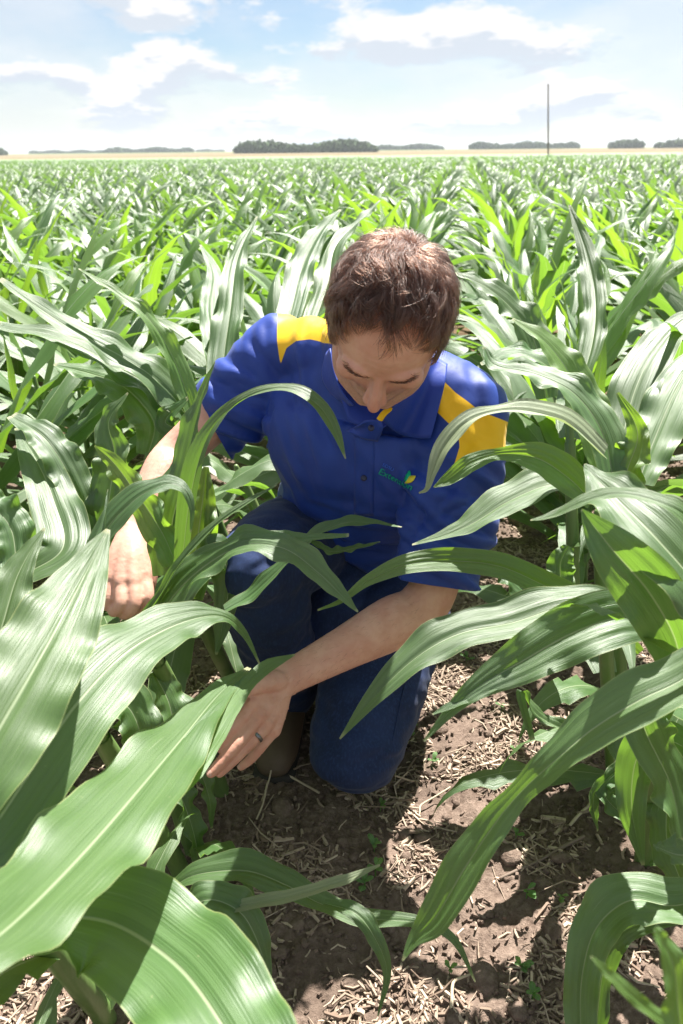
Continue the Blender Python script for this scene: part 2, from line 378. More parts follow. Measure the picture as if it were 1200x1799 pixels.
# ------------------------------------------------------------------ corn leaves
def leaf_geo(mid, width, side, nl=22, nw=6, fold=0.25, ruffle=0.010, seed=0, waves=5, pleat=0.0):
    """blade along mid (k,3) with widths (k,) and across directions side (k,3)"""
    A = np.hstack([np.asarray(mid, float), np.asarray(width, float)[:, None], np.asarray(side, float)])
    A = spline(A, nl); P = A[:, :3]; W = np.maximum(A[:, 3], 0.0006); S = A[:, 4:]
    T = nrm(np.gradient(P, axis=0)); S = nrm(S-(S*T).sum(1, keepdims=True)*T); Nn = np.cross(S, T)
    r = np.random.default_rng(seed); ph = r.uniform(0, 6.28, 4); fr = waves*r.uniform(.8, 1.2, 2)
    s = np.linspace(-1, 1, nw+1); tt = np.linspace(0, 1, nl)
    V = np.empty((nl, nw+1, 3)); uv = np.empty((nl, nw+1, 2))
    env = np.sin(np.clip(tt, 0, 1)*PI)**.5
    for j, x in enumerate(s):
        f = fold*(1-.45*tt)
        lift = abs(x)*np.sin(f)*W/2
        wv = np.sin(tt*fr[0]*6.28+ph[0]+(0 if x < 0 else ph[1]))*.7+np.sin(tt*fr[1]*11+ph[2]+(0 if x < 0 else ph[3]))*.4
        lift = lift+ruffle*x*x*wv*env*np.clip(W/.05, .15, 1.3)
        lift = lift-0.0026*np.exp(-(x/.10)**2)*np.clip(W/.05, 0, 1)
        if pleat:
            q = np.stack([np.full(nl, x*4.2+seed), tt*2.6+seed*.7, np.zeros(nl)], 1)
            lift = lift+pleat*(pnoise(q)+.45*pnoise(q*2.3+7))*np.clip(W/.06, .1, 1.2)*(1-.5*x**4)+pleat*.35*np.sin(x*17+seed+3*tt)*np.clip(W/.06, 0, 1)
        V[:, j] = P+S*(x*np.cos(f)*W/2)[:, None]+Nn*lift[:, None]
        uv[:, j, 0] = (x+1)/2; uv[:, j, 1] = tt
    V = V.reshape(-1, 3); uv = uv.reshape(-1, 2); n1 = nw+1
    i = np.arange((nl-1)*nw); a = (i//nw)*n1+i % nw
    F = np.stack([a, a+1, a+n1+1, a+n1], 1)
    return V, F, uv
WPROF = np.array([.62, .86, .98, 1.0, .95, .84, .66, .42, .16, .01])
def arching_leaf(h, az, length, w, th0, bend, droop, twist, r, sway=0):
    """midrib, width, side for a leaf leaving the stalk at height h"""
    n = len(WPROF); t = np.linspace(0, 1, n); ds = length/(n-1)
    th = th0+bend*t**1.6+droop*np.clip(t-.62, 0, 1)**1.2*2.2
    azs = az+sway*t**1.25
    d = np.stack([np.sin(th)*np.cos(azs), np.sin(th)*np.sin(azs), np.cos(th)], 1)
    P = np.vstack([[0, 0, 0], np.cumsum(d[:-1]*ds, 0)])+np.array([.004*math.cos(az), .004*math.sin(az), h])
    side = np.stack([-np.sin(azs), np.cos(azs), 0*azs], 1)
    Nn = np.cross(side, d); tw = twist*t**1.5
    side = side*np.cos(tw)[:, None]+Nn*np.sin(tw)[:, None]
    return P, WPROF*w, side
WIND = math.radians(112)
def plant_parts(seed, H=0.42, nleaf=10, nl=16, nw=4):
    """list of (kind, V, F, uv) of one young corn plant standing at the origin"""
    r = random.Random(seed); parts = []
    lean = np.array([r.uniform(-.03, .03), r.uniform(-.03, .03), 0])
    sp = [np.array([0, 0, -.02])]+[np.array([0, 0, H*f])+lean*f*f for f in (.25, .5, .75, 1.0)]
    parts.append(('stalk', *tube(sp, [.013, .0125, .0115, .010, .006], seg=8, n=10)))
    az0 = r.uniform(0, 2*PI)
    for i in range(nleaf):
        f = i/(nleaf-1)
        az = az0+(i % 2)*PI+r.uniform(-.35, .35)+f*.5
        h = H*(.16+.80*f); L = (.34+.40*math.sin(PI*(.15+.62*f)))*r.uniform(.9, 1.12)
        w = (.050+.044*math.sin(PI*(.1+.72*f)))*r.uniform(.88, 1.1)
        th0 = (1.05-.65*f)*r.uniform(.75, 1.2)+.12; bend = (1.05-.35*f)*r.uniform(.5, 1.35); droop = r.uniform(.2, 1.5)*(1.1-f*.6)
        if f > .93: w *= .55; L *= .62; th0 = .10; bend = .5
        gap = (WIND+r.uniform(-.7, .7)-az+PI) % (2*PI)-PI                # the wind sweeps the blades away from the lens and to the left
        P, W, S = arching_leaf(h, az, L, w, th0, bend, droop, r.uniform(-1.3, 1.3), r, gap*r.uniform(.35, 1.0))
        P = P+lean*f*f
        parts.append(('leaf', *leaf_geo(P, W, S, nl, nw, r.uniform(.15, .5), r.uniform(.005, .014), seed*31+i, r.uniform(3, 6))))
    return parts
NVAR = 12
variants = []
for k in range(NVAR):
    pr = plant_parts(100+k, .40+.012*k % .07+.02*(k % 3), 9+k % 2, 15, 4)
    variants.append([(n, mesh_np(n, V, F, uv)) for n, V, F, uv in pr])
    for n, me in variants[-1]: me.materials.append(M_STALK if n == 'stalk' else (M_YOUNG if False else M_LEAF))
    for n, me in variants[-1][-2:]: me.materials.clear(); me.materials.append(M_YOUNG)
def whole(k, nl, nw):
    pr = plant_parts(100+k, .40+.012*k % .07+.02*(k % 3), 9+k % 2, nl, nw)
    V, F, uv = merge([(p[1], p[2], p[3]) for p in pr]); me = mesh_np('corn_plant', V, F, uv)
    me.materials.append(M_STALK); me.materials.append(M_FIELD_SHEEN)
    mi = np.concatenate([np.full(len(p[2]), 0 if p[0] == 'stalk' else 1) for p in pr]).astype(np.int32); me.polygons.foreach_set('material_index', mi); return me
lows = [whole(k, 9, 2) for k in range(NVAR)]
def wind_rot(tx, ty, rz):
    """turn about the stalk first, then lean downwind"""
    return (Matrix.Rotation(ty, 3, 'Y') @ Matrix.Rotation(tx, 3, 'X') @ Matrix.Rotation(rz, 3, 'Z')).to_euler('XYZ')
# planting positions
near_pos = []; far_pos = []
r = random.Random(5)
def blocked(k, s, P):
    if k in (0, 1) and s < (1.95 if k == 0 else 1.75): return True      # built by hand further down
    return False
for k in range(-70, 74):
    s = -0.2+r.uniform(0, .16)
    while s < 85:
        s += (.165+r.uniform(-.03, .03)) if s < 25 else (.21+r.uniform(-.05, .05))
        P = RP*(ROW_L+k*ROW_W+r.uniform(-.02, .02))+RD*s
        q = project(P+np.array([0, 0, .35]))
        if q[2] < .2: continue
        marg = 900/q[2]+60
        if not (-marg < q[0] < 1200+marg) or q[1] > 1799+500/max(q[2], .3): continue
        if blocked(k, s, P): continue
        inside = -330/q[2]-40 < q[0] < 1240+330/q[2]
        (near_pos if s < 12 and inside else far_pos).append((q[2], k, s, P, inside))
near_pos.sort(key=lambda a: a[0])
single = near_pos[:262]; far_pos += near_pos[262:]
SIDE_WORD = {0: 'row the man reaches into', 1: 'row right of the man'}
def ordinal(n):
    w = ['nearest', 'second', 'third', 'fourth', 'fifth', 'sixth', 'seventh', 'eighth', 'ninth', 'tenth', 'eleventh', 'twelfth']
    return w[n] if n < len(w) else None
cnt = {}
for d, k, s, P, ins in single:
    e = bpy.data.objects.new('corn_plant', None); COL.objects.link(e); e.empty_display_size = .05
    g = ground_h(P[None])[0] if abs(P[0]) < 1.3 and P[1] < 3.3 else -.02
    e.location = (P[0], P[1], g); e.rotation_euler = wind_rot(r.uniform(-.26, .06), r.uniform(-.22, .08), r.uniform(-.55, .55)); sc = r.uniform(.84, 1.06); e.scale = (sc,)*3
    v = variants[r.randrange(NVAR)]
    for n, me in v:
        o = bpy.data.objects.new(n, me); o.parent = e; COL.objects.link(o)
    q = project(P+np.array([0, 0, .3])); c = cnt.get(k, 0); cnt[k] = c+1
    rowname = {-4: 'fifth row left of the man', -3: 'fourth row left of the man', -2: 'third row left of the man', -1: 'second row left of the man', 0: 'first row left of the man', 1: 'first row right of the man', 2: 'second row right of the man', 3: 'third row right of the man', 4: 'fourth row right of the man'}.get(k)
    if rowname and ordinal(c) and s < 5.5:
        tag(e, f'{ordinal(c)} corn plant behind the man\'s back in the {rowname}' if k in (0, 1) else f'{ordinal(c)} corn plant back from the camera in the {rowname}', 'corn plant', 'corn plants behind and beside the man')
    else:
        tag(e, 'green corn plant among many alike in the field behind the man', 'corn plant', 'corn plants filling the field behind the man')
# the thousands beyond: one object, instanced from low meshes
src = bpy.data.collections.new('corn_sources')
for k, me in enumerate(lows):
    o = bpy.data.objects.new('corn_plant_source_%s' % 'abcdefghijkl'[k], me); src.objects.link(o)
pts = np.array([a[3] for a in far_pos]); n = len(pts); pts[:, 2] = -.02
me = bpy.data.meshes.new('corn_rows'); me.from_pydata(pts.tolist(), [], [])
rn = np.random.default_rng(3)
set_attr(me, 'rot', np.array([wind_rot(a, b, c)[:] for a, b, c in zip(rn.uniform(-.26, .06, n), rn.uniform(-.22, .08, n), rn.uniform(-.55, .55, n))]), 'FLOAT_VECTOR')
big = 0.06*pnoise(pts*np.array([.12, .08, 1])+5)*2
set_attr(me, 'sc', rn.uniform(.82, 1.04, n)+big)
o = link('corn_rows', me, None, label='rows of small corn plants receding across the field to the skyline', kind='stuff')
ng = bpy.data.node_groups.new('corn_rows', 'GeometryNodeTree'); ng.interface.new_socket('Geometry', in_out='INPUT', socket_type='NodeSocketGeometry'); ng.interface.new_socket('Geometry', in_out='OUTPUT', socket_type='NodeSocketGeometry')
gi = ng.nodes.new('NodeGroupInput'); go = ng.nodes.new('NodeGroupOutput'); ip = ng.nodes.new('GeometryNodeInstanceOnPoints'); ci = ng.nodes.new('GeometryNodeCollectionInfo')
ci.inputs['Collection'].default_value = src; ci.inputs['Separate Children'].default_value = True; ci.inputs['Reset Children'].default_value = True
ra = ng.nodes.new('GeometryNodeInputNamedAttribute'); ra.data_type = 'FLOAT_VECTOR'; ra.inputs[0].default_value = 'rot'
sa = ng.nodes.new('GeometryNodeInputNamedAttribute'); sa.data_type = 'FLOAT'; sa.inputs[0].default_value = 'sc'
e2r = ng.nodes.new('FunctionNodeEulerToRotation'); ng.links.new(ra.outputs[0], e2r.inputs[0])
ng.links.new(gi.outputs[0], ip.inputs['Points']); ng.links.new(ci.outputs[0], ip.inputs['Instance']); ip.inputs['Pick Instance'].default_value = True
ng.links.new(e2r.outputs[0], ip.inputs['Rotation']); ng.links.new(sa.outputs[0], ip.inputs['Scale']); ng.links.new(ip.outputs[0], go.inputs[0])
o.modifiers.new('rows', 'NODES').node_group = ng
print('plants', len(single), len(far_pos))

# ------------------------------------------------------------------ skyline: shelterbelts and a pole
def tree_mat(name, a, b):
    m, t, p, out = new_mat(name); c = noise_node(t, 0.35, 4, 0.6, objcoord(t)); col = mixc(t, map_range(t, c, .35, .7), a, b)
    set_in(t, p, Base_Color=col, Roughness=0.9, Specular_IOR_Level=.1); return m
M_TREE = tree_mat('shelterbelt_foliage', (0.080, 0.125, 0.055), (0.13, 0.19, 0.085))
M_BARK = tree_mat('bark', (0.10, 0.08, 0.06), (0.16, 0.13, 0.10))
def terrain(y): return float(np.interp(y, [255, 262, 620, 1100, 2400], [-.03, .25, 2.0, 4.8, 10]))
def belt(u0, u1, v_h, hpx, dist, label, seed, gaps=0.0):
    """a line of far trees: trunks and crowns of leaf clumps, one mass"""
    rr = np.random.default_rng(seed); x0 = (u0-600)/FPX*dist*.912; x1 = (u1-600)/FPX*dist*.912; H = hpx/FPX*dist*.98
    V = []; F = []; k = 0; x = x0
    while x < x1:
        x += rr.uniform(.25, .6)*H*.32
        if rr.random() < gaps: x += H*rr.uniform(.5, 2); continue
        h = H*(rr.uniform(.72, .92)+.16*math.sin(x/H*.9+seed)); e = min((x-x0), (x1-x))/H; h *= min(1, .75+.3*max(e, 0)); y = dist+rr.uniform(-8, 8); wd = h*rr.uniform(.3, .5)
        n = 240
        p = rr.normal(size=(n, 3)); p = nrm(p)*rr.uniform(.35, 1.05, (n, 1))*np.array([wd*1.25, wd, h*.5])*(1+.25*rr.normal(size=(n, 1))*.5)+np.array([x, y, h*.46])
        p[:, 2] = np.clip(p[:, 2], .2, None)+terrain(y)-.5
        sz = h*rr.uniform(.05, .13, n)
        for c, s in zip(p, sz):
            a = nrm(rr.normal(size=3)); b = nrm(np.cross(a, rr.normal(size=3))); V += [c-a*s-b*s*.6, c+a*s-b*s*.7, c+a*s*.8+b*s, c-a*s*.7+b*s*.8]; F.append((k, k+1, k+2, k+3)); k += 4
        tv, tf = box((x, y, h*.2+terrain(y)-.5), (h*.04, h*.04, h*.42)); V += list(tv); F += [tuple(i+k for i in f) for f in tf]; k += 8
    return link('shelterbelt', mesh_np('shelterbelt', np.array(V), F, smooth=False), M_TREE, label=label, kind='stuff')
belt(417, 666, 268, 20, 620, 'long dark belt of trees left of centre on the skyline', 1)
belt(672, 784, 262, 10, 1150, 'thin low line of trees right of the long belt', 2)
belt(832, 1020, 262, 12, 1000, 'patchy far tree line behind the pole', 3, .0)
belt(1072, 1132, 262, 15, 800, 'short clump of trees right of the pole', 4)
belt(1152, 1235, 262, 15, 780, 'clump of trees at the right edge of the skyline', 5)
belt(190, 345, 272, 9, 1250, 'low far tree line at the left of the skyline', 6)
belt(-40, 14, 276, 14, 760, 'tree clump at the left edge of the skyline', 7)
belt(60, 190, 276, 6, 1500, 'very faint tree line at the far left', 8)
belt(350, 400, 276, 5, 1700, 'very faint tree line beside the long belt', 9)
pd = 88.0; pb = at(965, 268, 80.0); pb[2] = 0; pe = link('utility_pole', None, label='tall thin wooden utility pole standing alone in the field', cat='utility pole')
pe.location = pb; pe.rotation_euler = (0, math.radians(-5.6), 0); hp = 7.1
M_POLE = tree_mat('weathered_pole', (0.16, 0.13, 0.12), (0.24, 0.20, 0.18))
V, F, uv = tube([(0, 0, -.3), (0, 0, hp*.5), (0, 0, hp)], [.085, .075, .065], seg=10, n=6, lat=(1, 0, 0)); link('pole_shaft', mesh_np('pole_shaft', V, F), M_POLE, pe)
V, F = box((0, 0, hp-.25), (.11, .11, .3)); link('pole_cap', mesh_np('pole_cap', V, F, smooth=False), M_POLE, pe)

# summer haze over the plain
m_ = bpy.data.materials.new('haze'); m_.use_nodes = True; t_ = m_.node_tree; t_.nodes.clear(); o_ = t_.nodes.new('ShaderNodeOutputMaterial'); v_ = t_.nodes.new('ShaderNodeVolumePrincipled')
v_.inputs['Color'].default_value = (.86, .92, 1, 1); v_.inputs['Density'].default_value = .00020; v_.inputs['Anisotropy'].default_value = .2; t_.links.new(v_.outputs[0], o_.inputs['Volume'])
V, F = box((0, 1580, 13.0), (5300, 3300, 28.5)); link('haze', mesh_np('haze', V, F, smooth=False), m_, kind='stuff', label='thin summer haze over the plain')
# ------------------------------------------------------------------ corn plants beside the man, leaf by leaf
def blade(pts, parent, young=False, pale=False, fold=0.22, ruffle=0.012, roll=0.0, seed=0, upw=0.72, nl=44, nw=18, waves=4, extra=None, name='leaf', label=None):
    """pts (u, v, z, width in pixels[, roll]) ; the blade faces between the lens side and the sky"""
    A = np.array([p[:4] for p in pts], float); P = np.array([at(*p[:3]) for p in pts]); W = A[:, 3]*A[:, 2]/FPX
    rl = np.array([p[4] if len(p) > 4 else roll for p in pts])
    T = nrm(np.gradient(P, axis=0)); Nv = nrm(CAM-P)*(1-upw)+np.array([0, 0, 1.0])*upw
    S = nrm(np.cross(T, nrm(Nv))); B = np.cross(S, T)
    S = S*np.cos(rl)[:, None]+B*np.sin(rl)[:, None]
    view = nrm(CAM-P); app = np.linalg.norm(S-(S*view).sum(1, keepdims=True)*view, axis=1)      # true width from seen width
    W = W*.95/np.clip(app, .82, 1)
    g = [leaf_geo(P, W, S, max(nl, 48), nw, fold, ruffle, seed, waves, pleat=.0021)]
    for ex in (extra or []):
        P2 = np.array([at(*p[:3]) for p in ex]); W2 = np.array([p[3]*p[2]/FPX for p in ex]); T2 = nrm(np.gradient(P2, axis=0)); S2 = nrm(np.cross(T2, nrm(CAM-P2)+np.array([0, 0, .8])))
        G = leaf_geo(P2, W2, S2, 20, 4, .2, .006, seed+5, 3); g.append((G[0], G[1], G[2]*np.array([.4, 1])+np.array([.55, 0])))
    V, F, uv = merge(g)
    me = mesh_np(name, V-np.array(parent['org']), F, uv)
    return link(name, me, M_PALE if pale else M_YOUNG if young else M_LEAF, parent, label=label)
def plant(base, top, label, group=None, rad=.014, bend=(0, 0, 0)):
    base = np.asarray(base, float); top = np.asarray(top, float)
    e = bpy.data.objects.new('corn_plant', None); COL.objects.link(e); e.location = base; e['org'] = base.tolist(); e.empty_display_size = .05
    tag(e, label, 'corn plant', group or 'corn plants around the kneeling man')
    d = top-base; b = np.array(bend, float)
    P = [base*0-np.array([0, 0, .03])]+[d*f+b*math.sin(f*PI) for f in (.12, .35, .6, .85, 1)]
    V, F, uv = tube(P, [rad*1.15, rad*1.1, rad, rad*.95, rad*.8, rad*.45], seg=12, n=22); link('stalk', mesh_np('stalk', V, F, uv), M_STALK, e)
    # leaf sheaths: slightly wider sleeves clasping the stalk, each ending in a collar
    for i, (f0, f1) in enumerate(((.08, .38), (.32, .64), (.58, .88))):
        q = [d*f+b*math.sin(f*PI) for f in np.linspace(f0, f1, 5)]
        V, F, uv = tube(q, np.array([1.02, 1.14, 1.16, 1.14, 1.04])*rad*(1-.25*f0), seg=12, n=10, cap=False); link('leaf_sheath', mesh_np('leaf_sheath', V, F, uv), M_STALK, e)
    return e
def filler(e, base, top, seed, k, az=None, lo=.1, hi=.9, Lr=(.26, .42), wr=(.045, .075), th=(.7, 1.25)):
    """small ordinary leaves low on a hand-placed plant"""
    r = random.Random(seed); d = np.asarray(top)-np.asarray(base)
    for i in range(k):
        f = lo+(hi-lo)*i/max(1, k-1); a = (az if az is not None else r.uniform(0, 6.28))+(i % 2)*PI+r.uniform(-.5, .5)
        P, W, S = arching_leaf(0, a, r.uniform(*Lr), r.uniform(*wr), r.uniform(*th), r.uniform(.8, 1.6), r.uniform(.3, 1.5), r.uniform(-1.2, 1.2), r, r.uniform(-.4, .4))
        V, F, uv = leaf_geo(P+d*f, W, S, 18, 5, .3, .01, seed*7+i, 4)
        link('leaf', mesh_np('leaf', V, F, uv), M_LEAF, e)
def rowpt(k, s, off=0): 
    P = RP*(ROW_L+k*ROW_W+off)+RD*s; return P
def hero(base, top, label, blades, fill=0, seed=1, az=None, **kw):
    e = plant(base, top, label, **kw)
    if fill: filler(e, base, top, seed, fill, az)
    for i, b in enumerate(blades):
        b = dict(b); b.setdefault('seed', seed*13+i); blade(b.pop('p'), e, **b)
    return e

# --- left row, from the lens outwards
b1 = rowpt(0, .40, -.06)
hero(b1, at(-120, 1640, .52), 'nearest corn plant at lower left whose two huge leaves fill the corner', [
    dict(p=[(-110, 1720, .50, 120), (0, 1640, .55, 185), (85, 1560, .62, 205), (170, 1470, .70, 205), (255, 1372, .80, 168), (322, 1292, .90, 108), (382, 1220, 1.0, 52), (438, 1173, 1.08, 8)],
         extra=[[(262, 1440, .775, 20), (312, 1370, .84, 66), (358, 1305, .905, 66), (398, 1247, .97, 44), (434, 1202, 1.04, 30), (475, 1168, 1.09, 24), (518, 1150, 1.12, 3)]], ruffle=.008, fold=.16, nl=44, label='long pale leaf with a split tip resting over the hand'),
    dict(p=[(-60, 1640, .68, 120), (80, 1610, .76, 160), (195, 1620, .78, 200), (300, 1685, .73, 225), (375, 1775, .67, 235), (440, 1900, .62, 220), (470, 2050, .60, 170)], ruffle=.008, fold=.18, label='broad leaf arching down to the bottom edge')],
    fill=3, seed=3)
b2 = rowpt(0, .68, -.03)
hero(b2, at(-70, 1480, .74), 'second corn plant at left with a broad leaf bowed like a hoop', [
    dict(p=[(-90, 1560, .72, 100), (-10, 1450, .74, 150), (60, 1345, .78, 175), (135, 1235, .83, 165), (215, 1150, .89, 132), (290, 1104, .95, 98), (350, 1083, .99, 56), (395, 1083, 1.02, 25), (428, 1112, 1.04, 13), (456, 1166, 1.05, 3)], ruffle=.007, fold=.2, nl=44, upw=.55),
    dict(p=[(-100, 1470, .64, 110), (-30, 1330, .67, 190), (35, 1215, .71, 190), (95, 1110, .76, 158), (145, 1015, .82, 92), (190, 930, .88, 8)], ruffle=.006, fold=.22, nl=36, upw=.45),
    dict(p=[(-60, 1250, .95, 80), (-5, 1120, .98, 85), (30, 1010, 1.02, 60), (78, 928, 1.06, 4)], ruffle=.006)],
    fill=3, seed=4)
b3 = rowpt(0, .93, .0)
hero(b3, at(150, 1250, 1.02), 'leaning corn plant at left with broken leaves spilling over the open soil', [
    dict(p=[(90, 1330, .98, 30), (120, 1180, .97, 60), (150, 1060, .96, 66), (172, 990, .97, 46), (186, 900, 1.0, 12), (190, 860, 1.02, 3)], fold=.5, ruffle=.006, roll=.9),
    dict(p=[(150, 1090, 1.08, 34), (170, 960, 1.08, 38), (225, 885, 1.08, 54), (285, 850, 1.08, 38), (322, 858, 1.08, 20), (337, 892, 1.08, 11), (335, 935, 1.08, 3)], fold=.12, ruffle=.004),
    dict(p=[(140, 1260, 1.04, 50), (180, 1240, 1.04, 80), (225, 1240, 1.05, 90), (250, 1300, 1.06, 70), (262, 1400, 1.1, 30)], ruffle=.01),
    dict(p=[(60, 1290, 1.0, 60), (20, 1420, .98, 80), (0, 1560, .94, 60), (10, 1700, .92, 20)])],
    fill=0, seed=5)
b4 = gp(347, 1508)
hero(b4, at(262, 1290, 1.28), 'slanting corn stalk left of the hand, its lower leaves lying on the soil', [
    dict(p=[(300, 1560, 1.16, 20), (345, 1535, 1.14, 44), (430, 1528, 1.12, 62), (500, 1552, 1.1, 54), (560, 1585, 1.08, 38), (640, 1612, 1.06, 34), (730, 1620, 1.04, 22), (795, 1648, 1.03, 16), (835, 1725, 1.03, 3)], fold=.3, ruffle=.008, nl=44),
    dict(p=[(330, 1640, 1.08, 12), (395, 1600, 1.06, 22), (470, 1585, 1.04, 26), (545, 1566, 1.02, 22), (610, 1545, 1.01, 18), (668, 1520, 1.0, 4)], pale=True, fold=.5, ruffle=.005),  # pale leaf colour here stands in for the sunlit top side
    dict(p=[(570, 1586, 1.05, 12), (625, 1604, 1.03, 34), (660, 1650, 1.02, 30), (680, 1710, 1.02, 16), (664, 1785, 1.02, 3)], ruffle=.006, fold=.3),
    dict(p=[(300, 1620, 1.08, 30), (360, 1580, 1.06, 60), (420, 1600, 1.05, 66), (455, 1660, 1.05, 44), (475, 1740, 1.05, 6)], ruffle=.008),
    dict(p=[(280, 1330, 1.27, 18), (320, 1400, 1.27, 46), (345, 1480, 1.28, 34), (350, 1540, 1.29, 5)], roll=.6),
    dict(p=[(300, 1290, 1.3, 14), (345, 1340, 1.3, 36), (368, 1400, 1.31, 22), (372, 1455, 1.32, 4)], roll=.5)],
    fill=2, seed=6)
b5 = rowpt(0, 1.13, .01)
hero(b5, at(255, 1120, 1.14), 'corn plant whose stalk the man grips, its blades crossing in front of his lap', [
    dict(p=[(255, 1130, 1.13, 60), (300, 1050, 1.11, 72), (360, 990, 1.09, 72), (430, 955, 1.07, 62), (500, 962, 1.05, 56), (560, 1005, 1.04, 42), (600, 1045, 1.03, 22), (629, 1075, 1.03, 3)], fold=.14, ruffle=.008, nl=40),
    dict(p=[(400, 965, 1.09, 20), (470, 948, 1.08, 30), (540, 946, 1.07, 18), (613, 941, 1.06, 8)], fold=.5, ruffle=.003),
    dict(p=[(235, 1110, 1.15, 24), (280, 1050, 1.12, 24), (320, 985, 1.10, 22), (380, 922, 1.09, 20), (440, 880, 1.08, 15), (487, 852, 1.08, 3)], fold=.5, ruffle=.003, roll=.2),
    dict(p=[(395, 1072, 1.24, 24), (440, 1046, 1.24, 40), (490, 1000, 1.23, 34), (540, 950, 1.22, 28), (600, 918, 1.21, 44), (655, 918, 1.21, 20), (706, 926, 1.2, 3)], fold=.2, ruffle=.006, roll=.3),
    dict(p=[(540, 946, 1.22, 8), (580, 968, 1.22, 16), (625, 962, 1.22, 12), (668, 952, 1.22, 2)]),
    dict(p=[(270, 1180, 1.2, 30), (300, 1240, 1.2, 70), (310, 1320, 1.2, 60), (300, 1400, 1.2, 8)], roll=.4)],
    fill=0, seed=7)
b6 = rowpt(0, 1.36, .0)
hero(b6, at(300, 980, 1.27), 'upright corn plant in front of the bare forearm, one blade arching across the chest', [
    dict(p=[(305, 1010, 1.27, 66), (300, 930, 1.26, 70), (318, 850, 1.25, 62), (338, 760, 1.24, 48), (358, 690, 1.23, 26), (378, 636, 1.22, 3)], fold=.45, ruffle=.006, roll=.5),
    dict(p=[(318, 1000, 1.22, 26), (332, 880, 1.18, 38), (358, 780, 1.15, 38), (400, 722, 1.13, 27), (455, 688, 1.11, 22), (512, 684, 1.09, 24), (560, 712, 1.08, 26), (588, 755, 1.07, 20), (607, 806, 1.06, 2)], fold=.4, ruffle=.004, nl=44),
    dict(p=[(308, 990, 1.24, 40), (280, 930, 1.24, 56), (235, 862, 1.25, 52), (198, 812, 1.26, 32), (166, 783, 1.27, 3)], young=True, fold=.2, roll=.9),
    dict(p=[(330, 1050, 1.3, 60), (345, 960, 1.3, 80), (356, 880, 1.3, 50), (362, 820, 1.3, 10)], fold=.4, roll=-.3, young=True),
    dict(p=[(300, 1080, 1.28, 30), (345, 1010, 1.28, 60), (385, 975, 1.29, 70), (402, 1020, 1.3, 60), (390, 1100, 1.31, 30), (380, 1150, 1.32, 4)], ruffle=.008)],
    fill=1, seed=8)
b7 = rowpt(0, 1.62, -.02)
hero(b7, at(350, 840, 1.66), 'corn plant behind the crook of the far arm, broad blades swept to the left', [
    dict(p=[(355, 770, 1.62, 40), (300, 690, 1.6, 66), (240, 640, 1.58, 66), (150, 590, 1.56, 50), (70, 540, 1.54, 34), (0, 490, 1.52, 10)], ruffle=.009, fold=.2),
    dict(p=[(330, 800, 1.62, 40), (290, 700, 1.62, 60), (200, 640, 1.6, 62), (110, 595, 1.58, 42), (-10, 570, 1.56, 20)], ruffle=.009),
    dict(p=[(350, 760, 1.62, 30), (310, 640, 1.6, 40), (262, 560, 1.58, 30), (200, 510, 1.57, 20), (138, 472, 1.56, 3)], young=True)],
    fill=2, seed=9)
b7b = rowpt(0, 1.80, .03)
hero(b7b, at(415, 820, 1.9), 'corn plant behind the blue sleeve with tall pale blades beside the head', [
    dict(p=[(400, 740, 1.8, 40), (392, 640, 1.85, 60), (405, 540, 1.93, 50), (418, 450, 2.03, 34), (452, 380, 2.12, 3)], ruffle=.01, roll=.2),
    dict(p=[(390, 720, 1.84, 40), (380, 620, 1.9, 50), (372, 540, 1.98, 50), (376, 480, 2.05, 30), (352, 430, 2.1, 4)], ruffle=.006, roll=-.3),
    dict(p=[(480, 640, 2.0, 40), (510, 550, 2.1, 50), (530, 470, 2.22, 52), (560, 410, 2.3, 36), (598, 368, 2.36, 4)], ruffle=.008),
    dict(p=[(540, 600, 2.05, 40), (575, 500, 2.18, 50), (590, 430, 2.3, 42), (640, 380, 2.38, 20), (668, 352, 2.42, 4)], ruffle=.008, roll=.3)],
    fill=4, seed=10)
# second row left, close
for i, (s_, off, bl, lab) in enumerate((
    (.98, -.42, [dict(p=[(40, 1010, 1.3, 50), (110, 960, 1.33, 90), (95, 880, 1.4, 90), (60, 800, 1.48, 56), (28, 752, 1.54, 6)], fold=.15, ruffle=.006), dict(p=[(30, 1010, 1.28, 60), (20, 930, 1.3, 80), (-20, 880, 1.3, 60), (-60, 850, 1.3, 20)])], 'corn plant at the left edge with a broad pale blade standing up'),
    (1.25, -.30, [dict(p=[(180, 960, 1.45, 40), (190, 880, 1.45, 70), (200, 800, 1.45, 60), (190, 740, 1.45, 36), (225, 690, 1.45, 4)], roll=.2), dict(p=[(170, 960, 1.45, 40), (130, 850, 1.45, 70), (80, 770, 1.46, 60), (20, 730, 1.48, 20)], ruffle=.008)], 'corn plant left of the gripping hand with two crossed blades'),
    (1.5, -.28, [dict(p=[(260, 800, 1.6, 40), (270, 740, 1.6, 80), (220, 680, 1.6, 84), (160, 655, 1.62, 50), (95, 640, 1.64, 6)], ruffle=.01), dict(p=[(250, 840, 1.6, 30), (320, 770, 1.58, 40), (290, 740, 1.58, 40), (330, 700, 1.56, 10)])], 'corn plant behind the bare elbow with a wide drooping blade'))):
    bb = RP*(ROW_L+off)+RD*s_; tp = at(*bl[0]['p'][0][:3])
    hero(bb, tp, lab, bl, fill=5, seed=20+i)

